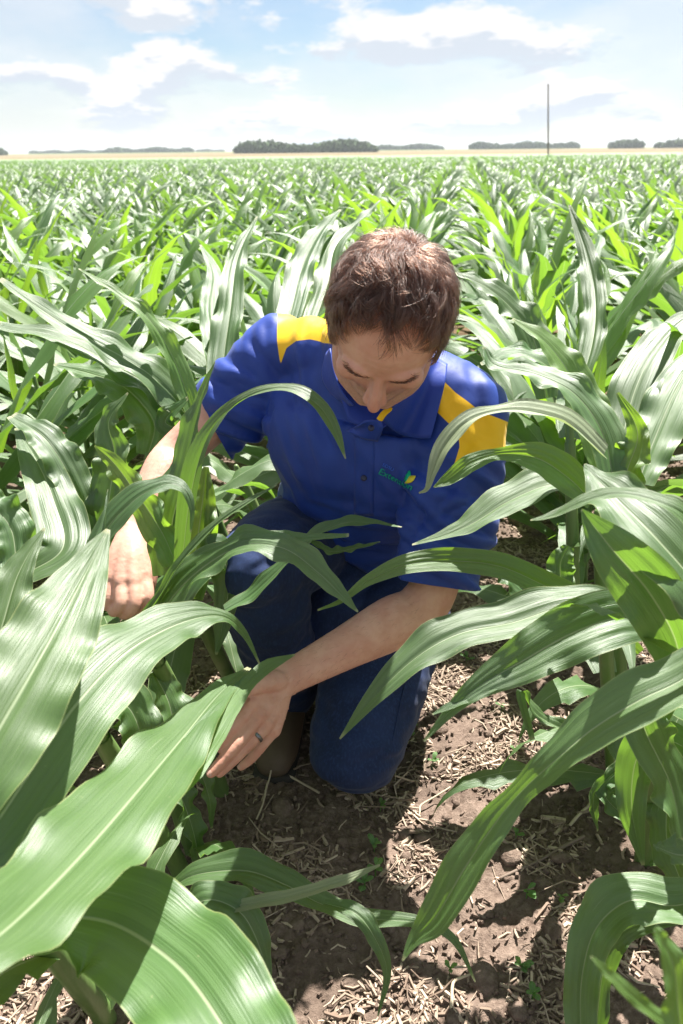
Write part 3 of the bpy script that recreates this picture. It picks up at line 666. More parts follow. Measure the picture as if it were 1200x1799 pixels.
# --- right row
c1 = gp(1130, 1530)
hero(c1, at(1165, 1180, 1.12), 'thick stalked corn plant at right throwing four long blades toward the man', [
    dict(p=[(1150, 1090, .98, 70), (1085, 1085, .96, 108), (1000, 1115, .95, 112), (920, 1160, .95, 88), (850, 1200, .95, 52), (800, 1240, .95, 26), (745, 1302, .95, 4)], extra=[[(900, 1185, .95, 30), (840, 1215, .95, 26), (790, 1240, .95, 14), (760, 1255, .95, 3)]], fold=.25, ruffle=.006, nl=40, upw=.15),
    dict(p=[(1150, 1130, 1.06, 40), (1080, 1070, 1.05, 60), (1000, 1062, 1.04, 78), (900, 1092, 1.03, 82), (810, 1110, 1.02, 76), (735, 1150, 1.01, 64), (665, 1215, 1.0, 36), (597, 1298, 1.0, 3)], fold=.22, ruffle=.005, nl=44),
    dict(p=[(1120, 1150, 1.12, 30), (1040, 1070, 1.12, 50), (960, 1030, 1.12, 50), (880, 995, 1.11, 50), (800, 985, 1.09, 46), (720, 990, 1.07, 40), (650, 1018, 1.05, 22), (600, 1055, 1.04, 10), (558, 1072, 1.04, 3)], fold=.3, ruffle=.005, young=True, nl=40, upw=.25),
    dict(p=[(1040, 1080, 1.16, 30), (960, 1060, 1.16, 56), (900, 1015, 1.16, 50), (870, 985, 1.16, 10)], fold=.2, roll=.2),
    dict(p=[(1200, 1190, .92, 70), (1185, 1120, .88, 108), (1140, 1040, .84, 124), (1080, 970, .82, 96), (1040, 920, .82, 40), (1022, 895, .82, 4)], fold=.3, ruffle=.005, nl=40, upw=.1),
    dict(p=[(1120, 1230, 1.2, 30), (1040, 1290, 1.22, 26), (950, 1260, 1.22, 24), (915, 1215, 1.22, 18), (935, 1300, 1.22, 10)], fold=.5),
    dict(p=[(1230, 1330, 1.1, 40), (1170, 1300, 1.12, 70), (1120, 1330, 1.14, 70), (1110, 1420, 1.16, 50), (1130, 1520, 1.18, 6)], upw=.2),
    dict(p=[(1200, 1560, 1.2, 40), (1170, 1470, 1.22, 60), (1180, 1370, 1.24, 60), (1215, 1290, 1.26, 40)], roll=.5, upw=.2),
    dict(p=[(1130, 1390, 1.3, 12), (1070, 1375, 1.3, 26), (1065, 1400, 1.3, 34), (1100, 1440, 1.3, 32), (1125, 1490, 1.31, 5)], fold=.3),
    dict(p=[(1140, 1330, 1.3, 20), (1090, 1350, 1.3, 30), (1045, 1400, 1.3, 22), (1050, 1460, 1.31, 4)], roll=.7)],
    fill=6, seed=31, rad=.0145)
c2 = rowpt(1, .84, .10)
hero(c2, at(1290, 1160, .86), 'corn plant past the right edge whose long twisted blade hangs over the soil', [
    dict(p=[(1290, 1120, .80, 60), (1205, 1188, .80, 92), (1120, 1230, .80, 96), (1040, 1280, .81, 84), (975, 1335, .82, 62, .1), (915, 1392, .84, 44, .5), (865, 1452, .85, 62, .1), (812, 1530, .86, 76), (765, 1610, .87, 60), (728, 1650, .88, 26), (707, 1688, .88, 3)], fold=.22, ruffle=.004, nl=54),
    dict(p=[(1280, 1130, .84, 50), (1235, 1040, .84, 130), (1160, 950, .86, 150), (1090, 880, .9, 110), (1040, 830, .94, 30), (1028, 815, .95, 4)], fold=.25, ruffle=.008, nl=40),
    dict(p=[(1260, 1020, .8, 60), (1225, 940, .8, 50), (1190, 895, .8, 34), (1100, 866, .82, 26), (1030, 878, .84, 28), (970, 905, .86, 16), (932, 914, .87, 3)], fold=.2, ruffle=.004, nl=40),
    dict(p=[(1290, 1200, .95, 60), (1190, 1210, .98, 80), (1130, 1260, 1.0, 80), (1180, 1380, 1.02, 80), (1200, 1480, 1.02, 30)], roll=.2)],
    fill=4, seed=32)
c3 = rowpt(1, .62, .04)
hero(c3, at(1330, 1500, .75), 'low corn plant at lower right with a leaf creased down onto the soil', [
    dict(p=[(1270, 1560, 1.02, 50), (1190, 1590, 1.02, 84), (1110, 1580, 1.02, 96), (1050, 1625, 1.02, 84), (1025, 1700, 1.02, 66), (1020, 1790, 1.02, 60), (1030, 1900, 1.02, 30)], fold=.3, ruffle=.008, nl=40),
    dict(p=[(1240, 1600, 1.05, 20), (1120, 1625, 1.06, 40), (1070, 1670, 1.07, 44), (1050, 1790, 1.08, 30), (1052, 1860, 1.08, 6)], roll=.5),
    dict(p=[(1260, 1490, .9, 30), (1200, 1500, .88, 60), (1160, 1490, .87, 20), (1148, 1485, .87, 3)]),
    dict(p=[(1260, 1850, .5, 30), (1200, 1815, .5, 28), (1130, 1765, .5, 26), (1075, 1715, .5, 22), (1038, 1680, .5, 4)], young=True, roll=.3),
    dict(p=[(1215, 1900, .48, 60), (1195, 1790, .48, 64), (1185, 1700, .48, 50), (1156, 1640, .48, 20), (1150, 1630, .48, 4)], young=True)],
    fill=0, seed=33)
c4 = rowpt(1, 1.22, -.02)
hero(c4, at(1050, 900, 1.18), 'corn plant at the bent sleeve with curled blades lying over shirt shoulder', [
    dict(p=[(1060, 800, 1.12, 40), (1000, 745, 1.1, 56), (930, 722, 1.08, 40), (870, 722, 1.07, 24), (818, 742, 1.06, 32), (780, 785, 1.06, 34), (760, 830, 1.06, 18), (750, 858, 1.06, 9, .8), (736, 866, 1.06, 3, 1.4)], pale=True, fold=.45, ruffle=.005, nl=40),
    dict(p=[(1040, 880, 1.12, 34), (1000, 840, 1.1, 62), (945, 805, 1.09, 60), (880, 798, 1.08, 24), (830, 812, 1.07, 34), (790, 840, 1.07, 26), (762, 856, 1.07, 3)], fold=.3, ruffle=.005, young=True, upw=.2),
    dict(p=[(1060, 900, 1.14, 30), (1010, 850, 1.13, 40), (960, 850, 1.12, 68), (890, 880, 1.11, 66), (830, 918, 1.1, 44), (780, 940, 1.1, 20), (724, 957, 1.1, 3)], fold=.25, ruffle=.004, nl=40),
    dict(p=[(1080, 850, 1.2, 50), (1060, 760, 1.22, 66), (1010, 690, 1.24, 60), (940, 655, 1.26, 50), (870, 640, 1.28, 30), (850, 610, 1.29, 6)], ruffle=.008),
    dict(p=[(1070, 940, 1.2, 40), (1100, 830, 1.2, 70), (1120, 760, 1.2, 40), (1085, 690, 1.2, 6)], young=True, roll=.4),
    dict(p=[(1000, 960, 1.25, 20), (985, 990, 1.25, 50), (985, 1040, 1.25, 44), (975, 1080, 1.25, 4)], roll=.2)],
    fill=5, seed=34, rad=.012)
c5 = rowpt(1, 1.45, .03)
hero(c5, at(1080, 800, 1.45), 'corn plant at right with broad whitish blades fanned upward', [
    dict(p=[(1090, 830, 1.42, 60), (1100, 740, 1.47, 90), (1130, 650, 1.52, 84), (1180, 580, 1.58, 56), (1230, 540, 1.62, 10)], ruffle=.007, waves=4, fold=.15),
    dict(p=[(1120, 850, 1.38, 60), (1150, 770, 1.42, 90), (1190, 680, 1.47, 84), (1240, 600, 1.54, 20)], ruffle=.007, waves=4, fold=.15),
    dict(p=[(1060, 820, 1.45, 50), (1040, 740, 1.45, 70), (1005, 660, 1.46, 62), (960, 600, 1.47, 40), (900, 560, 1.48, 6)], ruffle=.006, young=True),
    dict(p=[(1050, 800, 1.48, 40), (1020, 700, 1.5, 60), (960, 640, 1.5, 62), (900, 620, 1.5, 40), (845, 640, 1.5, 8)], ruffle=.008)],
    fill=5, seed=35)
c6 = rowpt(1, 1.66, -.04)
hero(c6, at(1000, 720, 1.75), 'corn plant at right beyond the shoulder with a tall twisted upright blade', [
    dict(p=[(1010, 700, 1.75, 40), (1040, 600, 1.82, 50), (1045, 520, 1.9, 44), (1030, 440, 1.98, 32), (1000, 360, 2.05, 4)], roll=.4, ruffle=.01),
    dict(p=[(960, 700, 1.8, 40), (940, 600, 1.8, 60), (900, 540, 1.8, 56), (850, 500, 1.8, 40), (800, 480, 1.8, 8)], ruffle=.01)],
    fill=5, seed=36)
# ------------------------------------------------------------------ the kneeling man
def skin_material():
    m, t, p, out = new_mat('skin'); o = objcoord(t)
    at_ = lambda n: (lambda q: (setattr(q, 'attribute_name', n), q.outputs['Fac'])[1])(t.nodes.new('ShaderNodeAttribute'))
    a = noise_node(t, 35, 4, 0.6, o); b = noise_node(t, 420, 2, 0.6, o); c = noise_node(t, 9, 3, .5, o)
    col = mixc(t, map_range(t, a, .3, .7), (0.54, 0.275, 0.20), (0.62, 0.36, 0.27))
    col = mixc(t, math_node(t, 'MULTIPLY', map_range(t, c, .5, .75), .35), col, (0.50, 0.20, 0.15))
    col = mixc(t, math_node(t, 'MULTIPLY', at_('red'), .5), col, (0.56, 0.20, 0.155))
    st = math_node(t, 'MULTIPLY', at_('stubble'), math_node(t, 'ADD', math_node(t, 'MULTIPLY', b, .9), .15), None, True)
    col = mixc(t, st, col, (0.10, 0.060, 0.045)); col = mixc(t, at_('scalp'), col, (0.045, 0.026, 0.020)); col = mixc(t, math_node(t, 'MULTIPLY', at_('dark'), .8), col, (0.06, 0.03, 0.025))
    set_in(t, p, Base_Color=col, Roughness=0.47, Specular_IOR_Level=0.42, Subsurface_Weight=0.12, Subsurface_Scale=0.006, Subsurface_Radius=(1.0, .35, .2))
    cr = noise_node(t, 150, 4, 0.65, o); bump(t, p, cr, 0.28, 0.0022); return m
M_SKIN = skin_material()
def cloth_material(name, col, col2, rough, weave, yellow=False, worn=None):
    m, t, p, out = new_mat(name); o = objcoord(t); a = noise_node(t, 14, 3, .5, o); base = mixc(t, map_range(t, a, .3, .7), col, col2)
    if worn:
        w = noise_node(t, 260, 2, .6, objcoord(t, (1, 1, .35))); base = mixc(t, math_node(t, 'MULTIPLY', map_range(t, w, .45, .7), .5), base, worn)
    if yellow:
        q = t.nodes.new('ShaderNodeAttribute'); q.attribute_name = 'panel'; y = map_range(t, q.outputs['Fac'], -.0006, .0006, 1, 0)
        pip = math_node(t, 'SUBTRACT', map_range(t, q.outputs['Fac'], .0006, .0014, 1, 0), y, None, True)
        base = mixc(t, y, base, (0.86, 0.50, 0.005)); base = mixc(t, math_node(t, 'MULTIPLY', pip, .6), base, (0.02, 0.03, 0.16))
    set_in(t, p, Base_Color=base, Roughness=rough, Specular_IOR_Level=0.4, Sheen_Weight=0.08, Sheen_Roughness=0.4)
    k = noise_node(t, weave, 1, .5, o); k2 = noise_node(t, 60, 3, .55, objcoord(t, (1, 1, .6)), .6)
    bump(t, p, k2, .22, .0022, bump(t, None, k, .25, .0008)); return m
M_SHIRT = cloth_material('polo_knit', (0.009, 0.036, 0.235), (0.012, 0.046, 0.285), 0.56, 1300, True)
M_PLAIN = cloth_material('polo_knit_plain', (0.009, 0.036, 0.235), (0.012, 0.046, 0.285), 0.56, 1300)
M_COLLAR = cloth_material('polo_collar', (0.011, 0.040, 0.29), (0.013, 0.048, 0.33), 0.55, 1300)
M_JEANS = cloth_material('denim', (0.006, 0.016, 0.062), (0.011, 0.027, 0.092), 0.85, 900, worn=(0.020, 0.045, 0.14))
def plain(name, col, rough, spec=.4, metal=0.0):
    m, t, p, out = new_mat(name); a = noise_node(t, 60, 3, .6, objcoord(t)); c = mixc(t, a, tuple(q*.8 for q in col), tuple(min(1, q*1.15) for q in col))
    set_in(t, p, Base_Color=c, Roughness=rough, Specular_IOR_Level=spec, Metallic=metal); bump(t, p, a, .15, .001); return m
man = bpy.data.objects.new('person', None); COL.objects.link(man); man.empty_display_size = .1
MO = np.array([.03, 1.35, 0.0]); man.location = MO
tag(man, 'man kneeling between corn rows in blue and yellow polo shirt and jeans, head bowed', 'person')
def mpart(name, V, F, mat, uv=None, label=None, parent=None):
    me = mesh_np(name, np.asarray(V)-MO, F, uv); return link(name, me, mat, parent or man, label=label)

W3 = lambda *a: np.array(a, float)
R_SH, L_SH = W3(-.100, 1.430, .792), W3(.196, 1.265, .738)
HIP_R, HIP_L = W3(-.035, 1.52, .40), W3(.145, 1.53, .39)
EL_R, WR_R = at(316, 792, 1.48), at(231, 928, 1.36)
EL_L, WR_L = at(763, 1056, 1.325), at(500, 1194, 1.27)
KN_R, AN_R = at(455, 992, 1.37), at(505, 1225, 1.68)
KN_L, AN_L = at(626, 1310, 1.475), W3(.13, 1.62, .085)
LATS = nrm(L_SH-R_SH); LATH = nrm(HIP_L-HIP_R+W3(.0, -.06, 0))
# head frame
HO = at(685, 550, 1.08)
def camvec(r, u, b): return nrm(r*_R+u*_U-b*_F)
HF = camvec(-.16, -.95, .27); HU = camvec(.05, .28, .95); HU = nrm(HU-(HU@HF)*HF); HR = np.cross(HF, HU)
HM = np.stack([HR, HF, HU])                               # rows: local x (his right->image?), y face, z crown
if HR@_R < 0: HR = -HR; HM = np.stack([HR, HF, HU])
def hl(*p): return HO+np.asarray(p, float)@HM
CR = np.array([.077, .096, .090])
NB = (R_SH+L_SH)/2+W3(0, -.035, .035)
body = []
# cranium, face, jaw, neck
body.append(ball(hl(0, 0, 0), CR, HM, 40, 28))
body.append(ball(hl(0, .030, -.045), (.064, .062, .072), HM, 36, 24))
body.append(ball(hl(0, .045, -.080), (.050, .045, .045), HM, 30, 20))
body.append(ball(hl(0, .072, -.112), (.024, .020, .020), HM))
for s in (-1, 1):
    body.append(ball(hl(s*.040, .062, -.047), (.022, .022, .020), HM))           # cheekbones
    body.append(tube([hl(s*.060, -.005, -.075), hl(s*.050, .040, -.105), hl(s*.016, .075, -.117)], [.016, .017, .014], seg=14, n=12))
    body.append(tube([hl(s*.010, .089, -.004), hl(s*.028, .089, .000), hl(s*.048, .075, -.006)], [.009, .0095, .007], seg=12, n=10))   # brow ridge
    body.append(ball(hl(s*.031, .070, -.024), (.0155, .0150, .0135), HM))        # lidded eye
    body.append(ball(hl(s*.0105, .105, -.056), (.0068, .0085, .0066), HM))       # nostril wing
    body.append(ball(hl(s*.076, -.016, -.040), (.008, .018, .028), HM))         # ear
body.append(tube([hl(0, .086, -.004), hl(0, .101, -.026), hl(0, .117, -.050)], [.0082, .0080, .0092], [.010, .011, .0100], lat=HR, seg=16, n=14))
body.append(ball(hl(0, .115, -.053), (.0098, .0100, .0095), HM))
body.append(tube([hl(0, .088, -.012), hl(0, .095, -.032), hl(0, .102, -.050), hl(0, .101, -.059)], [.0085, .0115, .0160, .0150], [.008, .0095, .0105, .007], lat=HR, seg=18, n=16))
body.append(tube([hl(-.024, .082, -.083), hl(0, .094, -.079), hl(.024, .082, -.083)], [.005, .0065, .005], seg=12, n=10))
body.append(tube([hl(-.022, .081, -.090), hl(0, .092, -.091), hl(.022, .081, -.090)], [.005, .0075, .005], seg=12, n=10))
body.append(tube([hl(0, -.035, -.04), hl(0, -.03, -.11), NB+W3(0, .01, -.04)], [.056, .054, .066], [.058, .056, .062], lat=HR, seg=24, n=16))
# trunk and limbs under the clothes
body.append(tube([NB+W3(0, .02, -.02), (R_SH+L_SH)/2+W3(0, 0, -.06), W3(.052, 1.40, .60), W3(.05, 1.47, .49), (HIP_R+HIP_L)/2], [.09, .15, .145, .13, .145], [.07, .09, .10, .09, .10], lat=[LATS, LATS, LATS, LATH, LATH], seg=28))
def arm(sh, el, wr, s=1.0, lat=None):
    d1 = el-sh; d2 = wr-el
    return tube([sh, sh+d1*.4, sh+d1*.85, el+d2*.10, el+d2*.30, el+d2*.62, wr-d2*.04, wr+d2*.03],
                np.array([.054, .049, .042, .0435, .0455, .036, .0285, .029])*s, np.array([.052, .047, .041, .040, .041, .032, .0215, .021])*s, lat=lat, seg=24, n=40)
latL = np.cross(nrm(WR_L-EL_L), nrm(CAM-WR_L)); latR = np.cross(nrm(WR_R-EL_R), nrm(CAM-WR_R)+W3(0, 0, .3))
body.append(arm(L_SH, EL_L, WR_L, .97, latL)); body.append(arm(R_SH, EL_R, WR_R, .95, latR))
for h, k, a in ((HIP_R, KN_R, AN_R), (HIP_L, KN_L, AN_L)):
    body.append(tube([h, (h+k)/2, k], [.085, .070, .052], seg=20)); body.append(tube([k, k+(a-k)*.3, a], [.050, .052, .035], seg=20))
    body.append(tube([a, a+nrm(W3(.0, -.9, 0) if a is AN_R else W3(.1, .9, .0))*.06+W3(0, 0, -.012)], [.030, .026], seg=14))
# hands
def finger(J, R): return tube(J, R, seg=14, n=len(J)*7)
def knob(p, r): return ball(p, r, None, 14, 10)
LH = dict(
 index=[(444, 1240, 1.228), (404, 1283, 1.205), (385, 1304, 1.198), (367, 1322, 1.197)],
 middle=[(456, 1258, 1.230), (416, 1306, 1.204), (394, 1333, 1.196), (371, 1358, 1.190)],
 ring=[(469, 1273, 1.237), (430, 1314, 1.218), (408, 1337, 1.210), (386, 1358, 1.204)],
 pinky=[(481, 1283, 1.248), (455, 1316, 1.250), (440, 1334, 1.256), (424, 1347, 1.262)])
FR = dict(index=(.0118, .0106, .0096, .0078), middle=(.0120, .0108, .0098, .0080), ring=(.0114, .0101, .0092, .0075), pinky=(.0104, .0090, .0080, .0066))
nails = []
for f, J in LH.items():
    J = [at(*j) for j in J]; body.append(finger(J, FR[f])); body.append(knob(J[1], FR[f][1]*1.07)); body.append(knob(J[0]+_U*.002-_F*.0015, FR[f][0]*1.12))
    body.append(tube([WR_L+(J[0]-WR_L)*.05, WR_L+(J[0]-WR_L)*.55-_F*-.002, J[0]], [.0165, .0155, .0122], seg=14, n=14))
    nails.append((J[2], J[3], FR[f][3], f))
body.append(ball((WR_L*.45+at(462, 1262, 1.248)*.55), (.036, .020, .013), [nrm(at(462, 1262, 1.248)-WR_L), nrm(at(480, 1285, 1.245)-at(440, 1236, 1.23)), -_F]))
J = [at(488, 1196, 1.252), at(450, 1203, 1.225), at(415, 1222, 1.206), at(379, 1248, 1.196)]
body.append(tube(J, [.0175, .0150, .0118, .0082], [.0165, .0135, .0105, .0075], seg=16, n=24)); body.append(knob(J[2], .0125))
body.append(tube([J[1], at(446, 1238, 1.232)], [.010, .010], [.006, .006], seg=12))
nails.append((J[2], J[3], .0082, 'thumb'))
RH = dict(
 index=[(254, 1012, 1.316), (258, 1052, 1.300), (240, 1070, 1.312), (226, 1064, 1.330)],
 middle=[(234, 1020, 1.300), (236, 1062, 1.285), (220, 1078, 1.300), (214, 1070, 1.325)],
 ring=[(213, 1022, 1.298), (212, 1062, 1.282), (200, 1074, 1.298), (202, 1066, 1.325)],
 pinky=[(193, 1016, 1.306), (190, 1052, 1.293), (186, 1064, 1.306), (190, 1058, 1.325)])
for f, J in RH.items():
    J = [at(*j) for j in J]; body.append(finger(J, tuple(q*1.08 for q in FR[f]))); body.append(knob(J[1], FR[f][1]*1.1)); body.append(knob(J[0], FR[f][0]*1.12))
    body.append(tube([WR_R, WR_R*.5+J[0]*.5-_F*.004, J[0]], [.0195, .0195, .0150], seg=14, n=14))
body.append(ball(WR_R*.4+at(222, 1018, 1.312)*.6, (.042, .032, .016), [nrm(at(222, 1018, 1.305)-WR_R), nrm(at(254, 1012, 1.316)-at(193, 1016, 1.306)), -_F]))
J = [at(250, 962, 1.36), at(262, 1005, 1.348), at(256, 1042, 1.34), at(238, 1062, 1.334)]
body.append(tube(J, [.017, .015, .012, .0085], seg=16, n=24)); body.append(knob(J[2], .0128))
BV, BF = remesh(body, 0.0026, 3, .5)
# fine shaping and colour masks of head and hands
Lc = (BV-HO)@HM.T; nB = vnormals(BV, BF)
def g3(c, s): return np.exp(-(((Lc-np.asarray(c))/np.asarray(s))**2).sum(1))
disp = np.zeros(len(BV)); head = (np.linalg.norm(Lc/np.array([.1, .14, .15]), axis=1) < 1)
for s in (-1, 1):
    disp -= .0045*g3((s*.019, .083, -.016), (.008, .02, .010)); disp -= .004*g3((s*.040, .075, -.012), (.012, .02, .006))
    disp -= .0016*g3((s*.031, .086, -.032), (.014, .02, .0022)); disp -= .0012*g3((s*.031, .086, -.0145), (.015, .02, .0022)); disp -= .003*g3((s*.040, .075, -.078), (.014, .03, .02))
disp -= .002*g3((0, .095, -.085), (.022, .02, .0018)); disp += .0022*g3((0, .11, -.03), (.006, .03, .012))
for k_, zf in enumerate((.022, .033, .045)): disp -= .0006*g3((0, .09, zf), (.045, .05, .0014))
# nasal fold
for s in (-1, 1): disp -= .0016*g3((s*.024, .095, -.064), (.004, .03, .014))
# finger creases and tendons: ridges along the left hand
def seg_d(P, a, b):
    ab = b-a; t = np.clip(((P-a)@ab)/(ab@ab), 0, 1); return np.linalg.norm(P-(a+t[:, None]*ab), axis=1), t
near = np.linalg.norm(BV-at(440, 1260, 1.22), axis=1) < .14; idx = np.where(near)[0]; Q = BV[idx]; red = np.zeros(len(BV)); vf = (nB[idx]@(-_F)) > .1
for f, J in LH.items():
    J = [at(*j) for j in J]
    d, t = seg_d(Q, WR_L, J[0]); disp[idx] += .0016*np.exp(-(d/.0045)**2*.3)*vf*(t > .2)*(t < .95)*np.exp(-((d-.014)/.006)**2)
    for q, wq in ((J[1], .0075), (J[2], .005)):
        dd = np.linalg.norm(Q-q, axis=1); ax = nrm(J[3]-J[1]); s_ = (Q-q)@ax
        for o_ in (-.0028, 0, .0030): disp[idx] -= .0007*np.exp(-((s_-o_)/.0009)**2)*(dd < .016)*vf
        red[idx] = np.maximum(red[idx], .7*np.exp(-(dd/.012)**2))
    red[idx] = np.maximum(red[idx], .8*np.exp(-(np.linalg.norm(Q-J[3], axis=1)/.012)**2))
    red[idx] = np.maximum(red[idx], .5*np.exp(-(np.linalg.norm(Q-J[0], axis=1)/.012)**2))
vein = fbm(Q*55, 2); disp[idx] += .0012*np.exp(-(np.abs(vein)/.06)**2)*vf*(np.linalg.norm(Q-at(470, 1230, 1.24), axis=1) < .05)
disp += .0004*fbm(BV*130, 2)
BV = BV+nB*disp[:, None]
azl = np.abs(np.arctan2(Lc[:, 0], Lc[:, 1])); el = np.degrees(np.arctan2(Lc[:, 2], np.hypot(Lc[:, 0], Lc[:, 1])*.92))
HL_AZ = np.array([0, .25, .5, .75, .95, 1.15, 1.35, 1.6, 1.9, 2.4, 3.2]); HL_EL = np.array([52, 60, 66, 60, 38, -8, -26, -14, -30, -42, -48])
hl_el = np.interp(azl, HL_AZ, HL_EL)+5*pnoise(Lc*60)
scalp = np.clip((el-hl_el)/7+.5, 0, 1)*head*(np.abs(Lc[:, 0]) < .083)
stub = np.clip(g3((0, .085, -.105), (.06, .05, .034))+1.3*g3((0, .098, -.073), (.030, .035, .011))+.6*g3((.05, .03, -.09), (.03, .05, .03))+.6*g3((-.05, .03, -.09), (.03, .05, .03)), 0, 1)*.6*head
red = np.maximum(red, np.clip(1.1*g3((0, .115, -.048), (.02, .03, .02))+.55*g3((.042, .08, -.05), (.02, .03, .018))+.55*g3((-.042, .08, -.05), (.02, .03, .018)), 0, 1)*head)
dark = np.zeros(len(BV))
for s in (-1, 1): dark = np.maximum(dark, .9*g3((s*.031, .086, -.0305), (.013, .02, .0016)))
bm_ = mesh_np('body', BV-MO, BF); set_attr(bm_, 'scalp', scalp); set_attr(bm_, 'stubble', stub); set_attr(bm_, 'red', red); set_attr(bm_, 'dark', dark*head)
ob_body = link('body', bm_, M_SKIN, man)
bvh_body = BVHTree.FromPolygons([tuple(v) for v in BV], BF.tolist())
# nails
M_NAIL = plain('fingernail', (.56, .32, .26), .3, .5)
for a, b, r_, f in nails:
    d = nrm(b-a); n_ = nrm(-_F*.8+_U*.6-((-_F*.8+_U*.6)@d)*d); w_ = np.cross(d, n_)
    if f == 'thumb': n_ = nrm(_U*.7-_F*.5+_R*-.1); n_ = nrm(n_-(n_@d)*d); w_ = np.cross(d, n_)
    V = []; F = []
    for i in range(5):
        for j in range(5):
            x = (j-2)/2; y = (i-1.6)/2; V.append(b+d*((y-.25)*r_*.62*(1-.12*x*x))+w_*x*r_*.62+n_*(r_*1.02*math.sqrt(max(0, 1-.5*x*x))-.0009*abs(y)))
    for i in range(4):
        for j in range(4): F.append((i*5+j, i*5+j+1, i*5+j+6, i*5+j+5))
    mpart('fingernail', V, F, M_NAIL)
# wedding ring
J = [at(*j) for j in LH['ring']]; c = J[0]*.52+J[1]*.48; ax = nrm(J[1]-J[0]); u_ = nrm(np.cross(ax, _F)); w_ = np.cross(ax, u_); V = []; F = []
for i in range(32):
    for j in range(8):
        a = i/32*2*PI; b = j/8*2*PI; rr_ = .0117+.0010*math.cos(b); V.append(c+(u_*math.cos(a)+w_*math.sin(a))*rr_+ax*.0028*math.sin(b)); F.append((i*8+j, i*8+(j+1) % 8, ((i+1) % 32)*8+(j+1) % 8, ((i+1) % 32)*8+j))
mpart('ring', V, F, plain('dark_metal', (.18, .18, .19), .25, .5, 1.0), label='dark metal band on the ring finger')

# ------------------------------------------------------------------ shirt
SL_END = EL_L+(L_SH-EL_L)*.10; SR_END = R_SH+(EL_R-R_SH)*.66
sh = []
C0 = NB+W3(0, 0, .0)
sh.append(tube([C0+W3(0, -.01, .01), (R_SH+L_SH)/2+W3(-.002, -.010, -.03), (R_SH+L_SH)/2+W3(-.008, -.005, -.10), W3(.047, 1.385, .575), W3(.045, 1.44, .49), W3(.05, 1.50, .40), W3(.05, 1.52, .36)],
               [.085, .165, .180, .165, .158, .175, .180], [.068, .100, .122, .125, .120, .125, .125], lat=[LATS, LATS, LATS, LATS*.7+LATH*.3, LATH, LATH, LATH], seg=40, n=50, exp=2.3))
sh.append(tube([C0+W3(0, .01, .0), C0*.4+R_SH*.6+W3(0, 0, .012), R_SH+W3(0, 0, .0)], [.062, .066, .066], [.05, .052, .062], lat=np.cross(R_SH-C0, W3(0, 0, 1)), seg=24))
sh.append(tube([C0+W3(0, .01, .0), C0*.4+L_SH*.6+W3(0, 0, .012), L_SH+W3(0, 0, .0)], [.062, .066, .066], [.05, .052, .062], lat=np.cross(L_SH-C0, W3(0, 0, 1)), seg=24))
latSL = np.cross(nrm(EL_L-L_SH), nrm(CAM-EL_L))
sh.append(tube([L_SH*1.0, L_SH+(SL_END-L_SH)*.35, L_SH+(SL_END-L_SH)*.7+W3(.004, 0, 0), SL_END+W3(.002, 0, 0), SL_END+(EL_L-L_SH)*.12], [.074, .078, .074, .068, .069], [.068, .070, .068, .064, .064], lat=latSL, seg=30, n=34))
dR = SR_END-R_SH; latSR = np.cross(nrm(dR), nrm(CAM-SR_END))
sh.append(tube([R_SH, R_SH+dR*.4+W3(0, 0, -.008), R_SH+dR*.8+W3(0, 0, -.014), R_SH+dR*1.0+W3(0, 0, -.016), R_SH+dR*1.25+W3(0, 0, -.018)], [.070, .072, .066, .060, .058], [.064, .064, .058, .052, .050], lat=latSR, seg=30, n=34))
SV, SF = remesh(sh, 0.0045, 10, .5)
nS = vnormals(SV, SF)
# folds: long soft creases across sleeves and belly, drawn by anisotropic noise warped along each limb
def along(P, a, b): d = nrm(b-a); return (P-a)@d, np.linalg.norm((P-a)-((P-a)@d)[:, None]*d, axis=1)
pxS = project(SV)[:, :2]
wL, dL = along(SV, L_SH, EL_L); wR, dRr = along(SV, R_SH, EL_R)
mL = np.clip((wL-.03)/.10, 0, 1)*(dL < .105)*(SV[:, 0] > .10); mR = np.clip((wR-.03)/.08, 0, 1)*(dRr < .11)*(SV[:, 0] < -.08)
mT = np.clip(1-mL-mR, 0, 1)
def creases(P, A, f, seed, sharp=.25):
    sharp = sharp*1.0
    q = P@A.T; n_ = fbm(q*f+seed, 3, .45); w_ = pnoise(P*6+seed); v = np.abs(n_+.12*w_); return np.exp(-(v/sharp)**2)
dl = nrm(EL_L-L_SH); lt = nrm(latSL); fl = np.cross(dl, lt); A = np.stack([dl*1.0+lt*.45, lt*.22, fl*.22])
disp = mL*(.016*(creases(SV, A, 17, 3.0, .22)-.35)+.004*fbm(SV@A.T*34+8, 2))
dl = nrm(dR); lt = nrm(latSR); fl = np.cross(dl, lt); A = np.stack([dl*1.0-lt*.5, lt*.25, fl*.25])
disp += mR*(.015*(creases(SV, A, 17, 9.0, .22)-.35)+.003*fbm(SV@A.T*34+8, 2))
low = np.clip((.66-SV[:, 2])/.20, 0, 1)
A1 = np.stack([W3(.9, -.2, .35), W3(.1, .3, .0), W3(-.1, .0, .22)]); A2 = np.stack([W3(.25, 0, .05), W3(0, .3, 0), W3(.10, 0, 1.0)])
disp += mT*((1-low)*.009*(creases(SV, A1, 12, 21., .2)-.3)+low*.017*(creases(SV, A2, 13, 5., .22)-.35)+.0035*fbm(SV*14, 2))
